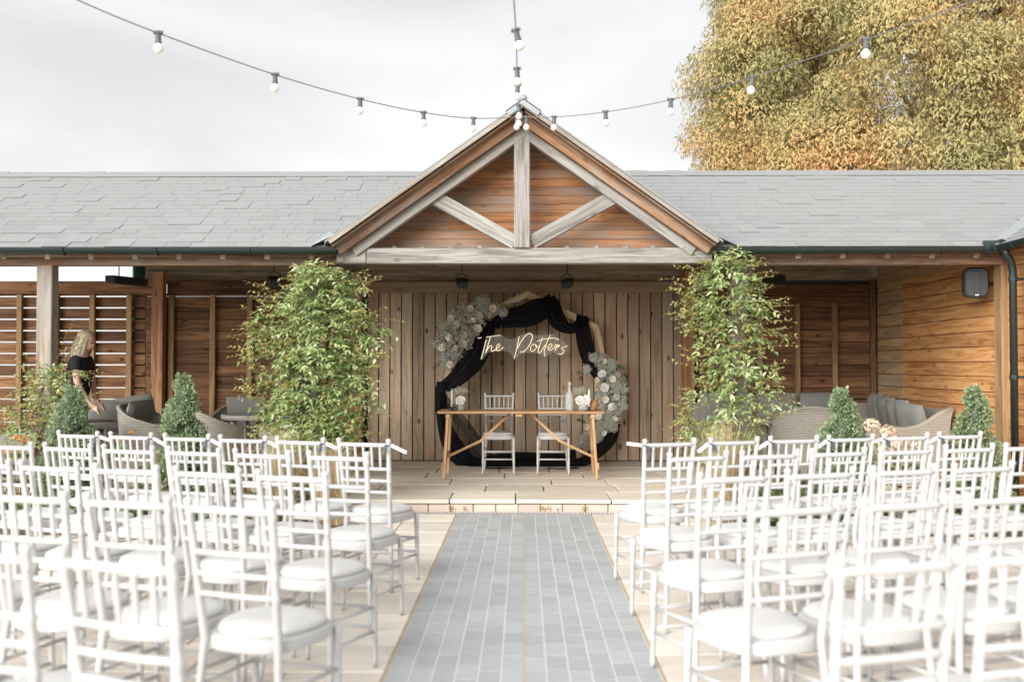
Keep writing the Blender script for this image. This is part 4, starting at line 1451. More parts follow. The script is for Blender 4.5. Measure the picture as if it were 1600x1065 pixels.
def tub_shell(a=.33, b=.34, hb=.82, ha=.60, span=R(128), z0=.06, flare=.055, th=.045, nphi=40, nz=10):
    """Horseshoe wicker shell open at +Y: outer face, rolled rim, inner face; uv in metres."""
    vs, uv, fs = [], [], []
    prof = []
    for i in range(nphi + 1):
        ph = -span + 2 * span * i / nphi
        f = max(0.0, math.cos(ph * .72)) ** 1.6
        top = ha + (hb - ha) * f
        ring = []
        for k in range(nz + 1):
            z = z0 + (top - z0) * k / nz
            ring.append((1.0 + flare * (k / nz) * 2 - .06 * (1 - k / nz), z, 0))
        for k, (dr_, dz) in enumerate(((.010, .008), (0.5 * -th, .018), (-th - .010, .008))):
            ring.append((1.0 + flare * 2, top + dz, dr_))
        for k in range(nz + 1):
            z = top - (top - .34) * k / nz
            ring.append((1.0 + flare * 2 * (1 - .8 * k / nz), z, -th))
        prof.append((ph, ring))
    n = len(prof[0][1])
    for ph, ring in prof:
        sx, cy = math.sin(ph), -math.cos(ph)
        for k, (sc, z, off) in enumerate(ring):
            x = (a * sc + off) * math.copysign(abs(sx) ** .85, sx)
            y = (b * sc + off) * math.copysign(abs(cy) ** .85, cy)
            vs.append((x, y, z)); uv.append((ph * .36, z))
    for i in range(nphi):
        for k in range(n - 1):
            fs.append((i * n + k, (i + 1) * n + k, (i + 1) * n + k + 1, i * n + k + 1))
    return np_mesh('shell', np.array(vs), np.array(fs), True, uv)
TUB = tub_shell(); TUB.materials.append(MAT['wicker'])

def tub_chair(label, loc, rz, back_pillow=True, name='tub_chair'):
    t = thing(name, label, 'armchair', loc, rz, 'grey wicker tub chairs on the terrace')
    W = WM[t]
    mk('shell', TUB, None, t, W)
    seat = [[(x * .98, y, z) for x, y, z in rounded_outline(.50, .56, -.27, .27, .02, z, e=3, inset=i)] for z, i in ((.10, .02), (.30, 0), (.33, .01))]
    me = MB().rings(seat).mesh('seat_base'); box_uv(me)
    mk('seat_base', me, MAT['wicker'], t, W)
    cu = [rounded_outline(.48, .54, -.24, .29, .02, z, e=3, inset=i) for z, i in ((.33, .02), (.35, .0), (.41, .0), (.44, .03), (.45, .10))]
    MB().rings(cu).build('seat_cushion', MAT['grey_fabric'], t, smooth=True, mw=W)
    for sx in (-1, 1):
        for sy in (-1, 1):
            MB().box((sx * .21, sy * .21, .05), (.04, .04, .10)).build('leg', MAT['wicker_leg'], t, mw=W)
    if back_pillow:
        M = W @ Matrix.Translation((0, -.20, .66)) @ Matrix.Rotation(R(-14), 4, 'X')
        pillow_mesh(.54, .46, .15, 3).build('back_cushion', MAT['grey_fabric'], t, smooth=True, mw=M)
    return t
plain('wicker_leg', (.30, .28, .24), .6)

tub_chair('grey wicker tub chair seen from behind beside the glass-topped table, left of the climber', (-3.36, 10.85, TERR), R(-38), False)
tub_chair('wicker tub chair turned sideways with its pointed back beside the spiral shrub', (-4.16, 11.5, TERR), R(-98))
tub_chair('wicker tub chair with a round grey back cushion facing out behind the glass-topped table', (-3.52, 12.75, TERR), R(176))
tub_chair('wicker tub chair half hidden behind the left climbing shrub', (-2.62, 11.4, TERR), R(88), False)
tub_chair('grey wicker tub chair with rounded back turned to the camera, right of the right climber', (3.06, 11.1, TERR), R(-6), False)

def round_table(label, loc, r, h, top_mat, rim_mat='wicker'):
    t = thing('side_table', label, 'table', loc)
    W = Matrix.Translation(loc)
    rim = MB().lathe([(r - .02, h - .055), (r, h - .05), (r + .004, h - .02), (r, h), (r - .02, h)], 40)
    me = rim.mesh('rim', True); box_uv(me); mk('rim', me, MAT[rim_mat], t, W)
    MB().lathe([(r - .015, h + .001), (r - .015, h + .007), (r - .02, h + .009)], 40).build('glass_top', MAT[top_mat], t, mw=W)
    for k in range(4):
        a = math.pi / 4 + k * math.pi / 2
        MB().box((math.cos(a) * (r - .09), math.sin(a) * (r - .09), (h - .05) / 2), (.05, .05, h - .05), Matrix.Rotation(a, 4, 'Z')).build('leg', MAT['wicker_leg'], t, mw=W)
    return t
round_table('round wicker table with a dark glass top between two tub chairs', (-3.02, 11.9, TERR), .48, .70, 'table_glass')
round_table('low dark round table in front of the woman', (-4.58, 10.72, TERR), .30, .68, 'dark_grey_plastic', 'wicker')
round_table('small wicker side table beside the right climbing shrub', (2.62, 11.75, TERR), .36, .66, 'table_glass')

def lounge(label, loc, rz, pillows):
    t = thing('wicker_armchair', label, 'armchair', loc, rz, 'boxy wicker armchairs behind the planting')
    W = WM[t]
    wick(MB().box((0, 0, .20), (.78, .74, .32), ch=.02), 'base', t, W)
    wick(MB().box((0, -.34, .42), (.78, .08, .50), Matrix.Rotation(R(8), 4, 'X'), ch=.02), 'back_panel', t, W)
    for s in (-1, 1):
        wick(MB().box((s * .35, .02, .42), (.08, .68, .26), ch=.02), 'arm', t, W)
    MB().box((0, .03, .41), (.60, .64, .12), ch=.035).build('seat_cushion', MAT['grey_fabric'], t, smooth=False, mw=W)
    for i, (x, y, z, w, h, tilt, roll) in enumerate(pillows):
        M = W @ Matrix.Translation((x, y, z)) @ Matrix.Rotation(tilt, 4, 'X') @ Matrix.Rotation(roll, 4, 'Y')
        pillow_mesh(w, h, .17, i).build('back_cushion', MAT['grey_fabric'], t, smooth=True, mw=M)
    return t
lounge('boxy wicker armchair with plump grey cushion left of the weathered post', (-5.62, 11.1, TERR), R(-60), [(0, -.26, .68, .58, .46, R(-14), 0)])
lounge('boxy wicker armchair heaped with grey cushions in front of the slatted wall', (-4.78, 12.15, TERR), R(200), [(-.12, -.24, .68, .55, .48, R(-20), R(10)), (.16, -.12, .66, .52, .46, R(-32), R(-14))])

# corner sofa on the right
sofa = thing('corner_sofa', 'grey wicker corner sofa with taupe cushions against the orange boarded wall', 'sofa', (4.0, 12.4, TERR))
z = TERR
wick(MB().box((3.25, 12.95, z + .2), (2.1, .80, .30), ch=.02), 'base', sofa)
wick(MB().box((4.18, 11.85, z + .2), (.78, 1.55, .30), ch=.02), 'base', sofa)
wick(MB().box((3.35, 13.34, z + .48), (2.4, .08, .60), Matrix.Rotation(R(-6), 4, 'X'), ch=.02), 'back_panel', sofa)
bp = MB()
rows = []
for k in range(13):
    f = k / 12
    y = 13.30 - f * 2.22
    zt = z + .76 + .02 * math.sin(f * 3)
    rows.append([(4.50, y, z + .12), (4.60, y, zt), (4.585, y, zt + .018), (4.545, y, zt + .006), (4.44, y, z + .12)])
bp.rings(rows)
wick(bp, 'back_panel', sofa)
# the end: a wicker cheek that sweeps down from the back corner to a low rounded arm
ek = [(3.66, z + .10), (3.68, z + .50), (3.72, z + .555), (3.80, z + .575), (3.95, z + .58), (4.10, z + .575), (4.22, z + .60), (4.34, z + .66), (4.46, z + .74), (4.60, z + .80), (4.575, z + .70), (4.50, z + .10)]
wick(MB().prism([(x, 11.02, zz) for x, zz in ek], (0, .06, 0)), 'arm', sofa)
MB().tube([(x, 11.05, zz) for x, zz in ek[1:10]], .034, 10).build('arm_rim', MAT['wicker_leg'], sofa, smooth=True)
MB().box((3.2, 12.88, z + .42), (1.9, .66, .14), ch=.04).build('seat_cushion', MAT['grey_fabric'], sofa)
MB().box((4.12, 11.80, z + .42), (.66, 1.42, .14), ch=.04).build('seat_cushion', MAT['grey_fabric'], sofa)
for x in (2.55, 3.20, 3.85):
    pillow(sofa, (x, 13.18, z + .70), .66, .46, .19, 0, R(10), name='back_cushion', seed=int(x * 10))
for i, (y, tl) in enumerate(((12.78, 8), (12.28, 14), (11.80, 16), (11.40, 18))):
    pillow(sofa, (4.40 - .03 * i, y, z + .69 - .02 * i), .50, .48, .18, R(90 + 6 * i), R(-tl), R(random.uniform(-5, 5)), name='back_cushion', seed=20 + i)

# ------------------------------------------------------------------ lamps, heaters, loudspeaker
def floodlight(label, p, rz):
    t = thing('spotlight', label, 'light', p, rz, 'black spotlights under the roof')
    W = WM[t]
    MB().box((0, 0, -.02), (.13, .15, .10), Matrix.Rotation(R(28), 4, 'X'), ch=.015).build('housing', MAT['dark_grey_plastic'], t, mw=W)
    MB().box((0, -.055, -.055), (.11, .012, .075), Matrix.Rotation(R(28), 4, 'X')).build('lens', MAT['clear_glass'], t, mw=W)
    MB().tube([(-.075, 0, -.01), (-.078, 0, .07), (0, .01, .10), (.078, 0, .07), (.075, 0, -.01)], .007, 6).tube([(0, .01, .10), (0, .01, .50)], .008, 6).build('bracket', MAT['black_metal'], t, mw=W)
p = at(722, 440, 12.95); floodlight('black spotlight hung above the upper flower cloud', p, R(14))
p = at(886, 440, 12.95); floodlight('black spotlight hung above the bare top right side of the hoop', p, R(-22))
p = at(428, 437, 12.4); floodlight('small black spotlight in the shade above the left climbing shrub', p, R(20))

def heater(label, p0, p1):
    p0, p1 = Vector(p0), Vector(p1)
    t = thing('patio_heater', label, 'heater', (p0 + p1) / 2, 0, 'black bar heaters under the eaves')
    MB().bar(p0, p1, .12, .085, ch=.012).build('body', MAT['black_metal'], t)
    M, L = frame(p0, p1)
    MB().box((L / 2, -.02, -.045), (L * .86, .07, .012)).build('grille', MAT['dark_grey_plastic'], t, mw=M)
    for f in (.25, .75):
        q = p0.lerp(p1, f)
        MB().tube([q, q + Vector((0, 0, .75))], .006, 6).build('hanger', MAT['black_metal'], t)
heater('black bar heater hanging in front of the bright gap above the slatted wall', at(172, 436, 11.3), at(224, 441, 12.3))
heater('black bar heater beside the top of the right climbing shrub', at(1168, 449, 11.2), at(1220, 434, 12.3))

sp = Vector((4.46, 10.16, 2.20))
spk = thing('loudspeaker', 'dark grey outdoor loudspeaker bracketed high on the orange side wall', 'speaker', sp, R(-12))
W = WM[spk]
rg = []
for y, s in ((-.10, .86), (-.085, .97), (-.05, 1.0), (.06, .94), (.13, .70)):
    ring = []
    for k in range(28):
        a = 2 * math.pi * k / 28
        c, s_ = math.cos(a), math.sin(a)
        ring.append((math.copysign(abs(c) ** .42, c) * .115 * s, y, math.copysign(abs(s_) ** .42, s_) * .152 * s))
    rg.append(ring)
MB().rings(rg).build('cabinet', MAT['dark_grey_plastic'], spk, mw=W, angle=35)
MB().box((0, -.102, 0), (.055, .012, .22), ch=.005).build('grille', MAT['dark_grey_plastic'], spk, mw=W)
MB().box((-.010, -.105, -.127), (.012, .005, .010)).box((.006, -.105, -.125), (.014, .005, .013)).build('badge', MAT['paper'], spk, mw=W)
MB().tube([(.05, .06, 0), (.13, .07, 0), (.19, .05, 0)], .014, 8).box((.20, .05, 0), (.02, .08, .12)).build('bracket', MAT['black_metal'], spk, mw=W)

# ------------------------------------------------------------------ festoon lights
def festoon(label, pts, bulbs, group='festoon strings meeting at the gable peak'):
    P = [at(*p) for p in pts]
    t = thing('festoon_string', label, 'string lights', P[-1], 0, group)
    sm = []
    for i in range(len(P) - 1):
        p0, p1, p2, p3 = P[max(i - 1, 0)], P[i], P[i + 1], P[min(i + 2, len(P) - 1)]
        for k in range(8):
            f = k / 8
            sm.append(.5 * ((2 * p1) + (p2 - p0) * f + (2 * p0 - 5 * p1 + 4 * p2 - p3) * f * f + (3 * p1 - p0 - 3 * p2 + p3) * f ** 3))
    sm.append(P[-1])
    MB().tube(sm, .0038, 6).build('cable', MAT['cable_rubber'], t, smooth=True)
    for i, (f, sway) in enumerate(bulbs):
        q = f * (len(sm) - 1); j = min(int(q), len(sm) - 2)
        p = sm[j].lerp(sm[j + 1], q - j)
        M = Matrix.Translation(p) @ Matrix.Rotation(R(sway), 4, 'Y') @ Matrix.Rotation(R(random.uniform(-6, 6)), 4, 'X')
        so = MB().lathe([(.010, .012), (.020, .008), (.021, -.004), (.017, -.010), (.017, -.048), (.020, -.052), (.020, -.060), (.014, -.064)][::-1], 12).box((0, 0, .004), (.055, .022, .016)).build('socket', MAT['socket_rubber'], t, mw=M)
        MB().lathe([(.010, -.058), (.014, -.066), (.024, -.078), (.0285, -.092), (.0275, -.104), (.020, -.116), (.008, -.122), (.001, -.123)][::-1], 14).build('bulb', MAT['frosted_bulb'], t, smooth=True, mw=M)
festoon('festoon string swinging up from the gable to the left corner of the sky',
        [(60, -32, 5.2), (125, 2, 5.5), (247, 52, 6.05), (430, 117, 7.05), (563, 155, 7.95), (662, 176, 8.7), (740, 185, 9.25), (812, 183, 9.44)],
        [(2 / 7, -3), (3 / 7, 0), (4 / 7, 2), (5 / 7, 0), (6 / 7, 3), (.985, 0)])
festoon('festoon string swinging up from the gable across the tall tree',
        [(1600, -36, 5.3), (1520, 2, 5.5), (1353, 62, 6.2), (1176, 121, 7.1), (1048, 156, 7.9), (946, 175, 8.6), (866, 183, 9.2), (812, 183, 9.44)],
        [(2 / 7, 3), (3 / 7, 8), (4 / 7, 0), (5 / 7, -3), (6 / 7, 2), (.96, 0)])
festoon('festoon string running from the gable straight overhead towards the camera',
        [(800, -60, 4.6), (803, 0, 5.3), (806, 48, 6.0), (808, 108, 7.3), (809, 133, 8.0), (811, 165, 9.0), (812, 178, 9.44)],
        [(2 / 6, -14), (3 / 6, -2), (4 / 6, 3), (5 / 6, 0), (.98, 5)])

# ------------------------------------------------------------------ climbing shrubs on the posts
def env_from(rows, d):
    z, a, b = [], [], []
    for y, x0, x1 in rows:
        p, q = at(x0, y, d), at(x1, y, d)
        z.append(p.z); a.append(p.x); b.append(q.x)
    z, a, b = np.array(z)[::-1], np.array(a)[::-1], np.array(b)[::-1]
    return z, a, b

def shoots(p0, dirs, L, droop, per, leafL, leafW, curve=.5):
    """Leafy shoots: returns leaf base points, leaf axes, flats and shoot polylines."""
    pos, ax, fl, lines = [], [], [], []
    for p, d, l in zip(p0, dirs, L):
        d = d / np.linalg.norm(d)
        side = np.cross(d, (0, 0, 1.0)); side /= max(np.linalg.norm(side), 1e-4)
        up = np.cross(side, d)
        line = []
        for k in range(per + 1):
            f = k / per
            q = p + d * l * f + np.array((0, 0, -1.0)) * droop * l * f * f + side * .04 * math.sin(f * 5)
            line.append(q)
            if k == 0: continue
            for s in (-1, 1):
                roll = rng.normal() * .5
                sd = side * math.cos(roll) + up * math.sin(roll)
                a = d * .55 + sd * s * .85 + np.array((0, -.15, -.35)) + rng.normal(size=3) * .22
                pos.append(q); ax.append(a); fl.append(np.array((0, -.35, 1.0)))
        lines.append(line)
    return np.array(pos), np.array(ax), np.array(fl), lines

def climber(label, rows, d, post_x, nshoot, nspr, depth, top_sprigs=(), name='climbing_shrub', leaf=(.066, .029), inner=.95, young=2.4):
    z, a, b = env_from(rows, d)
    t = thing(name, label, 'climbing plant', (post_x, d, 0))
    n = nshoot
    zz = rng.uniform(z[0], z[-1], n)
    xa, xb = np.interp(zz, z, a), np.interp(zz, z, b)
    xc, hw = (xa + xb) / 2, (xb - xa) / 2
    ang = rng.uniform(0, 2 * math.pi, n)
    rad = np.sqrt(rng.uniform(.03, 1, n)) * inner
    lump = .80 + .24 * np.sin(zz * 8 + ang * 2) + .22 * np.sin(zz * 19 - ang * 3)
    lump = np.minimum(lump, 1.06)
    px = xc + hw * rad * np.cos(ang) * lump
    py = d + depth * rad * np.sin(ang) * lump
    p0 = np.stack([px, py, zz], 1)
    out = np.stack([np.cos(ang) * .8, np.sin(ang) * .8 - .25, rng.uniform(-.35, .75, n)], 1) + rng.normal(size=(n, 3)) * .3
    pos, ax, fl, lines = shoots(p0, out, rng.uniform(.10, .22, n), .45, 5, *leaf)
    keep = rng.random(len(pos)) < .96
    pos, ax, fl = pos[keep], ax[keep], fl[keep]
    me = leaves_mesh('foliage', pos, ax, rng.uniform(.75, 1.2, len(pos)) * leaf[0], rng.uniform(.8, 1.15, len(pos)) * leaf[1], .22, .10, fl)
    tag(mk('foliage', me, MAT['climber_leaf'], t), kind='stuff')
    # long young shoots that break the outline
    m = nspr
    zz = rng.uniform(z[0] + .1, z[-1], m)
    s = rng.choice((-1, 1), m)
    xa, xb = np.interp(zz, z, a), np.interp(zz, z, b)
    px = np.where(s > 0, xb - .12, xa + .12)
    p0 = np.stack([px, d + rng.uniform(-.25, .1, m), zz], 1)
    out = np.stack([s * rng.uniform(.3, 1, m), rng.uniform(-.6, .2, m), rng.uniform(-.1, .9, m)], 1)
    L_ = rng.uniform(.18, .40, m)
    if len(top_sprigs):
        e0 = np.array([[*at(q[0], q[1], d - .05)] for q in top_sprigs]); e1 = np.array([[*at(q[2], q[3], d - .1)] for q in top_sprigs])
        p0 = np.concatenate([p0, e0]); out = np.concatenate([out, e1 - e0]); L_ = np.concatenate([L_, np.linalg.norm(e1 - e0, axis=1)])
    # and short young tips over the lit face
    k = int(nspr * young)
    zz = rng.uniform(z[0], z[-1], k)
    xa, xb = np.interp(zz, z, a), np.interp(zz, z, b)
    q0 = np.stack([rng.uniform(xa, xb), d - depth * rng.uniform(.5, .95, k), zz], 1)
    p0 = np.concatenate([p0, q0]); out = np.concatenate([out, np.stack([rng.normal(size=k) * .8, -.5 * np.ones(k), rng.uniform(.1, 1, k)], 1)]); L_ = np.concatenate([L_, rng.uniform(.08, .16, k)])
    pos, ax, fl, lines = shoots(p0, out, L_, .25, 7, *leaf)
    me = leaves_mesh('young_leaves', pos, ax, rng.uniform(.5, .85, len(pos)) * leaf[0], rng.uniform(.6, .95, len(pos)) * leaf[1], .22, .05, fl)
    tag(mk('young_leaves', me, MAT['young_leaf'], t), kind='stuff')
    st = MB()
    for ln in lines:
        st.tube([Vector(q) for q in ln[::2] + [ln[-1]]], [.003, .0026, .0022, .0016, .001][:len(ln[::2]) + 1], 4, caps=False)
    for q in range(4):
        ph = random.uniform(0, 6)
        st.tube([Vector((post_x + .12 * math.sin(zz_ * 2.6 + ph), d + .05 + .10 * math.cos(zz_ * 2.2 + ph), zz_)) for zz_ in np.linspace(.02, z[-1] - .1, 14)], [.016 - .0009 * i for i in range(14)], 7)
    tag(st.build('stems', MAT['stem_brown'], t, smooth=True), kind='stuff')
    return t

climber('dense glossy climbing shrub swallowing the post left of the arch',
        [(420, 478, 520), (438, 462, 558), (455, 436, 572), (480, 416, 580), (510, 402, 602), (540, 396, 610), (570, 396, 600), (600, 400, 586), (630, 408, 580), (660, 414, 570), (700, 424, 550)],
        9.68, -2.06, 1000, 48, .34,
        [(430, 470, 384, 424), (440, 480, 392, 440), (560, 600, 600, 540), (580, 560, 612, 542), (410, 560, 362, 528), (415, 590, 374, 556), (560, 660, 594, 636), (545, 690, 592, 662), (585, 500, 596, 470), (570, 450, 590, 424), (480, 440, 490, 408), (410, 500, 380, 470), (560, 440, 566, 415)])
climber('airy climbing shrub with long tendrils on the post right of the arch',
        [(398, 1128, 1152), (418, 1092, 1176), (440, 1074, 1196), (470, 1072, 1204), (505, 1074, 1206), (540, 1078, 1196), (570, 1086, 1200), (600, 1086, 1216), (630, 1076, 1208), (660, 1062, 1194), (700, 1080, 1172)],
        9.68, 2.08, 420, 60, .30,
        [(1100, 440, 1032, 420), (1095, 450, 1040, 440), (1090, 480, 1055, 446), (1140, 420, 1138, 388), (1180, 620, 1238, 604), (1185, 590, 1232, 548), (1180, 440, 1205, 425), (1090, 560, 1062, 530), (1090, 610, 1060, 600), (1080, 640, 1046, 622), (1150, 410, 1168, 404), (1085, 660, 1050, 672), (1170, 480, 1205, 466)], young=1.0)
climber('thin honeysuckle straggling up the left weathered post',
        [(575, 60, 130), (600, 36, 118), (625, 30, 96), (650, 22, 90), (690, 30, 86)],
        9.70, -4.64, 110, 16, .22,
        [(60, 600, 30, 545), (70, 600, 22, 590), (85, 590, 158, 560), (90, 600, 140, 575), (100, 560, 110, 480), (80, 620, 24, 640), (120, 640, 150, 600), (88, 560, 130, 520)], name='honeysuckle', leaf=(.055, .026))

# ------------------------------------------------------------------ clipped spiral shrubs
def topiary(label, x, d, ztop, wide, turns, phase, n=8500):
    t = thing('spiral_topiary', label, 'shrub', (x, d, .03), 0, 'clipped spiral shrubs along the bed')
    z0 = .12
    H = ztop - z0
    def radius(s, a):
        g = np.maximum(0, np.cos(a - phase - turns * 2 * math.pi * s)) ** 2.2
        return (wide * (.98 * (1 - s) ** .8 + .12)) * (1 - .66 * g)
    s = rng.beta(1.0, 1.35, n)
    a = rng.uniform(0, 2 * math.pi, n)
    rr = radius(s, a) * rng.uniform(.82, 1.05, n) * (1 + .07 * np.sin(a * 5 + s * 31) + .05 * np.sin(a * 9 - s * 47))
    pos = np.stack([x + rr * np.cos(a), d + rr * np.sin(a), z0 + H * s + rng.normal(size=n) * .006], 1)
    u = np.stack([np.cos(a), np.sin(a), .5 * np.ones(n)], 1)
    ax = u * .8 + rng.normal(size=(n, 3)) * .55 + np.array((0, 0, .25))
    me = leaves_mesh('foliage', pos, ax, rng.uniform(.020, .040, n), rng.uniform(.010, .018, n), .2)
    tag(mk('foliage', me, MAT['box_leaf'], t), kind='stuff')
    light_block_core = MB()
    light_block_core.rings([[(x + float(radius(s_, a_)) * .72 * math.cos(a_), d + float(radius(s_, a_)) * .72 * math.sin(a_), z0 + H * s_ * .98) for a_ in np.linspace(0, 2 * math.pi, 25)[:-1]] for s_ in np.linspace(0, .99, 44)])
    light_block_core.build('core', MAT['box_core'], t, smooth=True)
    MB().tube([(x, d, .02), (x, d, z0 + .1)], .022, 8).build('trunk', MAT['bark'], t, smooth=True)
    return t
topiary('squat spiral topiary beside the leftmost weathered post', *at(112, 640, 9.15).xy, at(112, 600, 9.15).z - .02, .34, 2.4, 2.2)
topiary('tall spiral topiary in front of the left wicker tub chairs', *at(286, 640, 9.15).xy, at(286, 584, 9.15).z, .30, 2.9, .6)
topiary('blue-green spiral topiary in front of the corner sofa', *at(1316, 640, 9.15).xy, at(1320, 606, 9.15).z, .31, 2.7, 2.6)
topiary('bright green spiral topiary beside the downpipe', *at(1523, 640, 9.0).xy, at(1522, 602, 9.0).z, .29, 2.8, 1.0)

# ------------------------------------------------------------------ bed planting
def grass_clump(label, x, d, h, n, spread):
    t = thing('feather_grass', label, 'grass', (x, d, .03), 0, 'straw coloured feather grasses in the beds')
    vs, fs = [], []
    for k in range(n):
        a = rng.uniform(0, 2 * math.pi); lean = abs(rng.normal()) * spread; hh = h * rng.uniform(.6, 1.05)
        b = np.array((x + rng.normal() * .05, d + rng.normal() * .05, .03))
        dirv = np.array((math.cos(a), math.sin(a), 0)); sd = np.array((-math.sin(a), math.cos(a), 0))
        base = len(vs)
        for i in range(6):
            f = i / 5
            p = b + dirv * lean * f * f + np.array((0, 0, hh * (f - .12 * f * f * lean / max(h, .1))))
            w = .0032 * (1 - f * .8)
            vs += [p + sd * w, p - sd * w]
        for i in range(5):
            q = base + i * 2
            fs.append((q, q + 1, q + 3, q + 2))
    tag(mk('blades', np_mesh('blades', np.array(vs), np.array(fs)), MAT['straw'], t), kind='stuff')
for px, d, h, n, sp_, lb in ((437, 8.85, .80, 520, .30, 'pale feather grass in front of the left climbing shrub, nearer the wicker chair'),
                             (512, 8.8, .72, 430, .28, 'pale feather grass in front of the left climbing shrub, nearer the steps'),
                             (1128, 8.8, .88, 520, .24, 'tall pale feather grass at the foot of the right climbing shrub')):
    grass_clump(lb, at(px, 650, d).x, d, h, n, sp_)

def ground_cover(name, x0, x1, n, seed):
    g = np.random.default_rng(seed)
    x = g.uniform(x0, x1, n); y = g.uniform(8.45, 9.62, n)
    hmap = .10 + .16 * np.clip(np.sin(x * 4.1 + seed) * np.cos(y * 5 + x * 1.7) + .35, 0, 1.3)
    z = .035 + hmap * np.sqrt(g.uniform(0, 1, n))
    ax = unit(n) * .8 + np.array((0, -.2, .75))
    o = mk(name, leaves_mesh(name, np.stack([x, y, z], 1), ax, g.uniform(.035, .075, n), g.uniform(.014, .028, n), .2, .08), MAT['bed_leaf'])
    return o
tag(ground_cover('ground_cover', -6.4, -1.86, 6500, 3), 'low leafy ground cover filling the left planting bed', 'plants', kind='stuff')
tag(ground_cover('ground_cover', 1.86, 4.4, 4200, 5), 'low leafy ground cover filling the right planting bed', 'plants', kind='stuff')

def flower_plant(name, label, x, d, h, heads, head_r, mat, cat='flower', leafn=160, n_pet=70):
    t = thing(name, label, cat, (x, d, .03))
    st = MB(); hp, lp, la = [], [], []
    for k in range(heads):
        a = random.uniform(0, 6.28); r = random.uniform(.02, .16)
        top = Vector((x + math.cos(a) * r, d + math.sin(a) * r * .7, .03 + h * random.uniform(.72, 1.0)))
        st.tube([(x, d, .03), (x + math.cos(a) * r * .4, d + math.sin(a) * r * .3, h * .5), top], [.005, .004, .003], 5)
        u = unit(n_pet); 
        hp.append((np.array(top) + u * head_r * rng.uniform(.8, 1.05, (n_pet, 1)) * np.array((1, 1, .85)), u))
    u = unit(leafn)
    lp = np.array((x, d, .03 + h * .38)) + u * np.array((.19, .15, h * .36))
    st.build('stems', MAT['stem_brown'], t)
    tag(mk('foliage', leaves_mesh('foliage', lp, u + np.array((0, 0, .4)), .07, .032, .2, .1), MAT['bed_leaf'], t), kind='stuff')
    for p, u in hp:
        me = leaves_mesh('flower_head', p, np.cross(u, unit(len(u))), head_r * .5, head_r * .36, .1, 0, u)
        mk('flower_head', me, MAT[mat], t)
for px, py, d, hd, hr, lb in ((1365, 660, 8.95, 4, .075, 'faded cream hydrangea poking up in front of the corner sofa'),
                              (1402, 684, 8.80, 4, .065, 'faded cream hydrangea lower down behind the front row')):
    p = at(px, py, d); flower_plant('hydrangea', lb, p.x, d, p.z, hd, hr, 'hydrangea_petal', n_pet=110)
for px, py, d, hd, hr, mat, lb in ((32, 684, 8.95, 5, .040, 'orange_petal', 'orange flowers behind the leftmost chairs'),
                                   (182, 668, 8.85, 3, .022, 'orange_petal', 'small orange flower stems between topiary and front row'),
                                   (255, 700, 8.7, 6, .022, 'pink_petal', 'dusky pink flowers behind the front row on the left'),
                                   (385, 700, 8.8, 7, .024, 'pink_petal', 'dusky pink flowers left of the pale feather grasses'),
                                   (1240, 720, 8.6, 6, .026, 'pink_petal', 'pink flowers behind the middle of the right front row'),
                                   (1468, 716, 8.6, 7, .028, 'orange_petal', 'orange flowers near the downpipe behind the right front row')):
    p = at(px, py, d); flower_plant('flowering_plant', lb, p.x, d, p.z, hd, hr, mat, n_pet=34)
# weeds in the joint under the step
wv = []
for px in (592, 608, 704, 708, 727, 845, 850, 915, 912, 858, 872, 990, 640):
    p = at(px, 790, EDGE - .02)
    wv.append((p.x, EDGE - .012))
lp = np.array([[x + rng.normal() * .01, y - abs(rng.normal()) * .006, .006 + rng.uniform(0, .02)] for x, y in wv for _ in range(6)])
la = np.tile(np.array((0, -.2, 1.0)), (len(lp), 1)) + unit(len(lp)) * .35
tag(mk('weeds', leaves_mesh('weeds', lp, la, .05, .007, .2), MAT['young_leaf']), 'little green weeds sprouting from the joint below the step', 'weeds', kind='stuff')

# ------------------------------------------------------------------ horse chestnut behind the roof
TC = Vector((10.35, 24.0, 6.6))
tree = thing('chestnut_tree', 'huge horse chestnut turning gold and brown behind the pavilion roof', 'tree', (TC.x, TC.y, -.05))
lob = []
rt = np.random.default_rng(21)
for k in range(560):                                    # evenly over the ellipsoid, so no side is bare
    cz = 1 - 2 * (k + .5) / 560; ph = k * 2.399963
    u = np.array((math.cos(ph) * math.sqrt(1 - cz * cz), math.sin(ph) * math.sqrt(1 - cz * cz), cz)) + rt.normal(size=3) * .05
    if u[1] > .30: continue
    q = np.array(TC) + u * np.array((6.0, 4.6, 6.2)) * rt.uniform(.84, 1.02)
    if q[2] < 2.2: continue
    lob.append((q, rt.uniform(.65, 1.2)))
for k in range(60):                                     # filling behind
    u = rt.normal(size=3); u /= np.linalg.norm(u)
    lob.append((np.array(TC) + u * np.array((4.6, 3.4, 4.8)), rt.uniform(1.3, 2.0)))
LP, LA, LFL, LS = [], [], [], []
for q, r in lob:
    n = int(1750 * r * r) if q[2] > 3.9 else int(160 * r * r)
    if q[0] > 12.8: n = n // 3
    u = unit(n)
    u[:, 2] = np.where(u[:, 2] < -.45, -u[:, 2], u[:, 2])
    p = q + u * r * rng.uniform(.60, 1.06, (n, 1)) * np.array((1, 1, .80))
    t1 = np.cross(u, (0, 0, 1.0)); t1 /= np.maximum(np.linalg.norm(t1, axis=1, keepdims=True), 1e-3)
    d = u * .45 + t1 * rng.normal(size=(n, 1)) * .6 + np.array((0, 0, -.85)) + rng.normal(size=(n, 3)) * .35
    LP.append(p); LA.append(d); LFL.append(u); LS.append(rng.uniform(.65, 1.25, n))
LP, LA, LFL, LS = map(np.concatenate, (LP, LA, LFL, LS))
print('chestnut leaves', len(LP))
me = leaves_mesh('crown', LP, LA, LS * .108, LS * .034, .2, .12, LFL, simple=True)
tag(mk('crown', me, MAT['chestnut_leaf'], tree), kind='stuff')
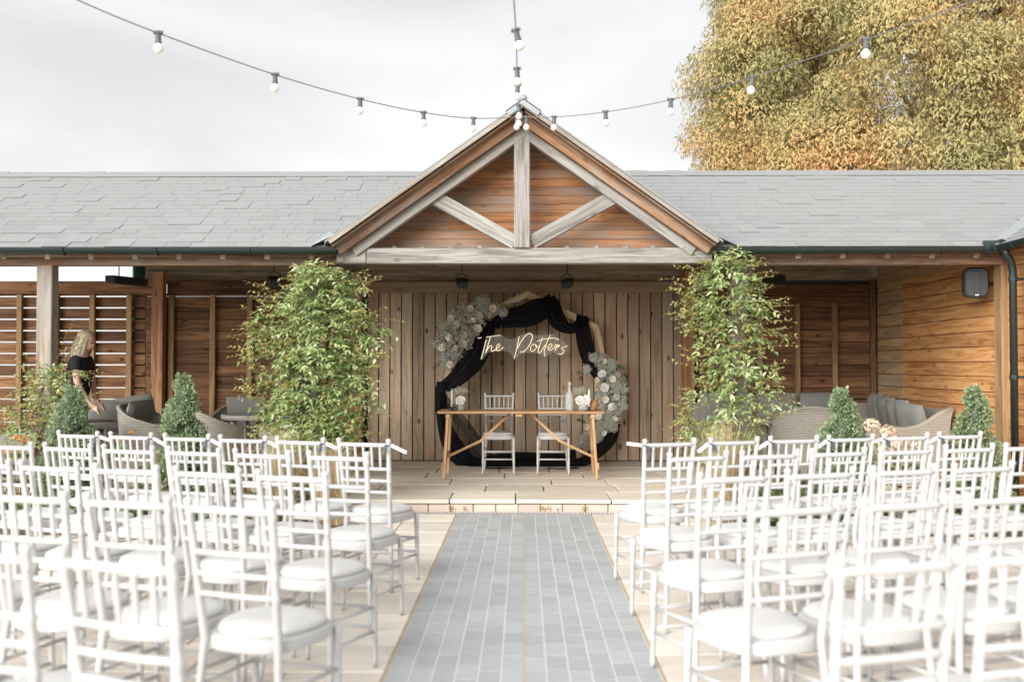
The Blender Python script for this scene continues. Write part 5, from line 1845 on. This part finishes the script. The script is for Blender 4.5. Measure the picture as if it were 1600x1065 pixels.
tk = MB().tube([(TC.x, TC.y, -.1), (TC.x + .1, TC.y, 1.2), (TC.x - .05, TC.y, 3.0), (TC.x, TC.y, 5.5)], [.62, .48, .40, .28], 14)
tk.build('trunk', MAT['bark'], tree, smooth=True)
lb_ = MB()
for q, r in lob[::16]:
    q = Vector(q); b0 = Vector((TC.x, TC.y, rt.uniform(2.2, 5.4)))
    mid = b0.lerp(q, .5) + Vector((0, 0, .5))
    lb_.tube([b0, mid, q, q + (q - mid) * .25], [.09, .055, .028, .01], 7)
tag(lb_.build('limbs', MAT['bark'], tree, smooth=True), kind='stuff')

# ------------------------------------------------------------------ the woman behind the left post
PX, PD = -4.90, 11.32
per = thing('person', 'person with long blonde hair in a black short-sleeved top standing beside the low table', 'person', (PX - .06, PD, TERR))
def skin_obj(name, verts, edges, radii, mat, parent, root=0):
    me = bpy.data.meshes.new(name)
    me.from_pydata([tuple(v) for v in verts], edges, [])
    me.materials.append(mat)
    o = mk(name, me, None, parent)
    md = o.modifiers.new('Skin', 'SKIN')
    md.use_smooth_shade = True
    for i, r in enumerate(radii):
        sv = me.skin_vertices[0].data[i]
        sv.radius = r if hasattr(r, '__len__') else (r, r)
        sv.use_root = (i == root)
    ss = o.modifiers.new('Subdivision', 'SUBSURF'); ss.levels = 1; ss.render_levels = 2
    return o
hip = Vector((PX - .07, PD, TERR + .86)); waist = Vector((PX - .05, PD, TERR + 1.02)); chest = Vector((PX - .02, PD, TERR + 1.22)); neck0 = Vector((PX + .005, PD, TERR + 1.36)); neck1 = Vector((PX + .025, PD, TERR + 1.46)); headc = Vector((PX + .035, PD, TERR + 1.515))
V, E, RD = [hip, waist, chest, neck0, neck1, headc], [(0, 1), (1, 2), (2, 3), (3, 4), (4, 5)], [(.11, .15), (.09, .125), (.105, .15), (.062, .075), (.046, .046), (.045, .045)]
arms = {}
for s in (-1, 1):           # s = -1: the arm on the camera's side
    sh = Vector((PX - .005, PD + s * .165, TERR + 1.325)); eb = Vector((PX + .035, PD + s * .20, TERR + 1.065)); wr = Vector((PX + (.13 if s < 0 else .09), PD + s * .13, TERR + (.865 if s < 0 else .90))); pm = wr + Vector((.045, -s * .01, -.045)); kn = pm + Vector((.035, -s * .005, -.035))
    b = len(V)
    V += [sh, eb, wr, pm, kn]; E += [(2, b), (b, b + 1), (b + 1, b + 2), (b + 2, b + 3), (b + 3, b + 4)]
    RD += [.052, .040, .027, (.020, .036), (.016, .036)]
    fb = len(V)
    for k in range(4):
        o_ = (k - 1.5) * .019
        f0 = kn + Vector((.018, o_, -.016)); f1 = f0 + Vector((.018, 0, -.024)); f2 = f1 + Vector((.004, 0, -.024 + abs(k - 1.3) * .004))
        i = len(V); V += [f0, f1, f2]; E += [(b + 4, i), (i, i + 1), (i + 1, i + 2)]; RD += [.0085, .008, .0065]
    i = len(V); th0 = pm + Vector((.012, -s * .036, -.004)); th1 = th0 + Vector((.03, -s * .01, -.022)); V += [th0, th1]; E += [(b + 3, i), (i, i + 1)]; RD += [.010, .008]
    arms[s] = (sh, eb, wr)
for s in (-1, 1):
    hj = hip + Vector((.0, s * .085, -.04)); kn_ = Vector((PX - .02, PD + s * .095, TERR + .46)); ak = Vector((PX - .08, PD + s * .10, TERR + .085)); toe = Vector((PX + .09, PD + s * .11, TERR + .03))
    b = len(V); V += [hj, kn_, ak, toe]; E += [(0, b), (b, b + 1), (b + 1, b + 2), (b + 2, b + 3)]; RD += [.085, .058, .036, .030]
skin_obj('body', V, E, RD, MAT['skin'], per)
sv_, se_, sr_ = [hip + Vector((0, 0, .02)), waist, chest, neck0 - Vector((0, 0, .035))], [(0, 1), (1, 2), (2, 3)], [(.125, .165), (.105, .14), (.122, .165), (.085, .10)]
for s in (-1, 1):
    sh, eb, wr = arms[s]
    b = len(sv_); sv_ += [sh + Vector((0, 0, .003)), sh.lerp(eb, .5)]; se_ += [(2, b), (b, b + 1)]; sr_ += [.067, .060]
skin_obj('top', sv_, se_, sr_, MAT['black_cloth'], per)
tv, te, tr_ = [hip + Vector((0, 0, .03)), hip + Vector((0, 0, -.06))], [(0, 1)], [(.12, .16), (.125, .165)]
for s in (-1, 1):
    b = len(tv); tv += [hip + Vector((0, s * .088, -.14)), Vector((PX - .02, PD + s * .095, TERR + .46)), Vector((PX - .08, PD + s * .10, TERR + .12))]
    te += [(1, b), (b, b + 1), (b + 1, b + 2)]; tr_ += [.098, .070, .052]
skin_obj('trousers', tv, te, tr_, MAT['denim'], per)
# head: profile turned to the right, a little down
HM = Matrix.Translation(headc + Vector((.012, 0, .0))) @ Matrix.Rotation(R(12), 4, 'Y') @ Matrix.Rotation(R(-8), 4, 'Z')
lev = [(-.085, .030, .052, .030), (-.075, .058, .066, .045), (-.055, .074, .070, .056), (-.035, .082, .080, .062), (-.015, .086, .088, .066), (.005, .085, .094, .070), (.03, .084, .100, .073), (.055, .086, .102, .076), (.08, .080, .098, .074), (.10, .066, .086, .064), (.118, .040, .060, .044), (.126, .010, .02, .012)]
rg = []
for z_, fr, bk, hw in lev:
    ring = []
    for k in range(28):
        a = 2 * math.pi * k / 28
        c, s = math.cos(a), math.sin(a)
        x = c * (fr if c > 0 else bk)
        nose = math.exp(-((a if a < math.pi else a - 2 * math.pi) / .20) ** 2) * (.024 * math.exp(-((z_ + .018) / .016) ** 2) + .010 * math.exp(-((z_ - .002) / .02) ** 2) + .008 * math.exp(-((z_ + .052) / .008) ** 2))
        eye = -.007 * math.exp(-((z_ - .012) / .012) ** 2) * math.exp(-((abs(a if a < math.pi else a - 2 * math.pi) - .42) / .2) ** 2)
        ring.append((x + nose + eye, s * hw, z_))
    rg.append(ring)
hd = MB().rings(rg).build('head', MAT['skin'], per, smooth=True, mw=HM)
ss = hd.modifiers.new('Subdivision', 'SUBSURF'); ss.levels = 1; ss.render_levels = 1
plain('lip', (.40, .14, .12), .45); plain('eye_dark', (.02, .018, .015), .2)
for s in (-1, 1):
    MB().lathe([(.001, -.009), (.007, -.006), (.009, 0), (.007, .006), (.001, .009)], 10, Matrix.Translation((.075, s * .031, .012))).build('eye', MAT['eye_dark'], hd, smooth=True, mw=HM)
    MB().lathe([(.004, -.028), (.013, -.015), (.016, .01), (.008, .026), (.001, .03)], 10, Matrix.Translation((-.004, s * .070, -.002)) @ Matrix.Scale(.5, 4, (0, 1, 0))).build('ear', MAT['skin'], hd, smooth=True, mw=HM)
MB().lathe([(.001, -.022), (.007, -.012), (.009, 0), (.007, .012), (.001, .022)], 8, Matrix.Translation((.082, 0, -.050)) @ Matrix.Rotation(R(90), 4, 'X') @ Matrix.Scale(.7, 4, (0, 1, 0))).build('mouth', MAT['lip'], hd, smooth=True, mw=HM)
# hair: ribbons from the parting over the crown, down past the shoulders
hvs, hfs = [], []
for k in range(520):
    a = rng.uniform(-math.pi, math.pi)
    el = rng.uniform(.15, 1.45)
    if abs(a) < .75 and el < 1.02: continue                 # face stays clear
    root = np.array((math.cos(a) * math.cos(el) * .103, math.sin(a) * math.cos(el) * .083, .022 + math.sin(el) * .112))
    ox = -.012
    L_ = rng.uniform(.23, .33)
    outv = np.array((math.cos(a) if abs(a) > 1.0 else .15, math.sin(a), 0)); outv /= np.linalg.norm(outv)
    pts = []
    p = np.array((math.cos(a) * .02, math.sin(a) * .012, .138)) * np.array((1, 1, 1.0))
    apex = p
    fall = np.array((outv[0] * .108 - (.02 if abs(a) > 1.2 else .0), outv[1] * .092, .03))
    if abs(a) < 1.0: fall = np.array((-.005, math.copysign(.088, a), .03))
    pts = [apex, apex * .35 + root * .65 + outv * .008, root * .3 + fall * .7 + outv * .004, fall + np.array((-.01, 0, -.08)), fall * np.array((.95, .9, 1)) + np.array((-.025, 0, -L_ * .62)), fall * np.array((.8, .85, 1)) + np.array((-.03, 0, -L_)) + rng.normal(size=3) * .012]
    sm = smooth = []
    base = len(hvs)
    sd = np.cross(outv, (0, 0, 1.0)) * .007
    for i, q in enumerate(pts):
        w = 1.0 if i < 5 else .3
        q = q + np.array((ox, 0, 0)) + rng.normal(size=3) * .002
        hvs += [q + sd * w, q - sd * w]
    for i in range(len(pts) - 1):
        b = base + i * 2
        hfs.append((b, b + 1, b + 3, b + 2))
me = np_mesh('hair', np.array(hvs), np.array(hfs), True)
mk('hair', me, MAT['hair_blonde'], per, HM)
cap = [(-.02, .04, .098, .080), (.02, .06, .112, .086), (.06, .084, .116, .086), (.095, .082, .108, .080), (.118, .064, .084, .062), (.134, .034, .048, .036), (.138, .006, .01, .008)]
rg = []
for z_, fr, bk, hw in cap:
    rg.append([((math.cos(a) * (fr * (.2 if z_ < .05 else 1.0) if math.cos(a) > 0 else bk)) - .012, math.sin(a) * hw, z_) for a in np.linspace(0, 2 * math.pi, 25)[:-1]])
MB().rings(rg).build('hair_cap', MAT['hair_blonde'], per, smooth=True, mw=HM)
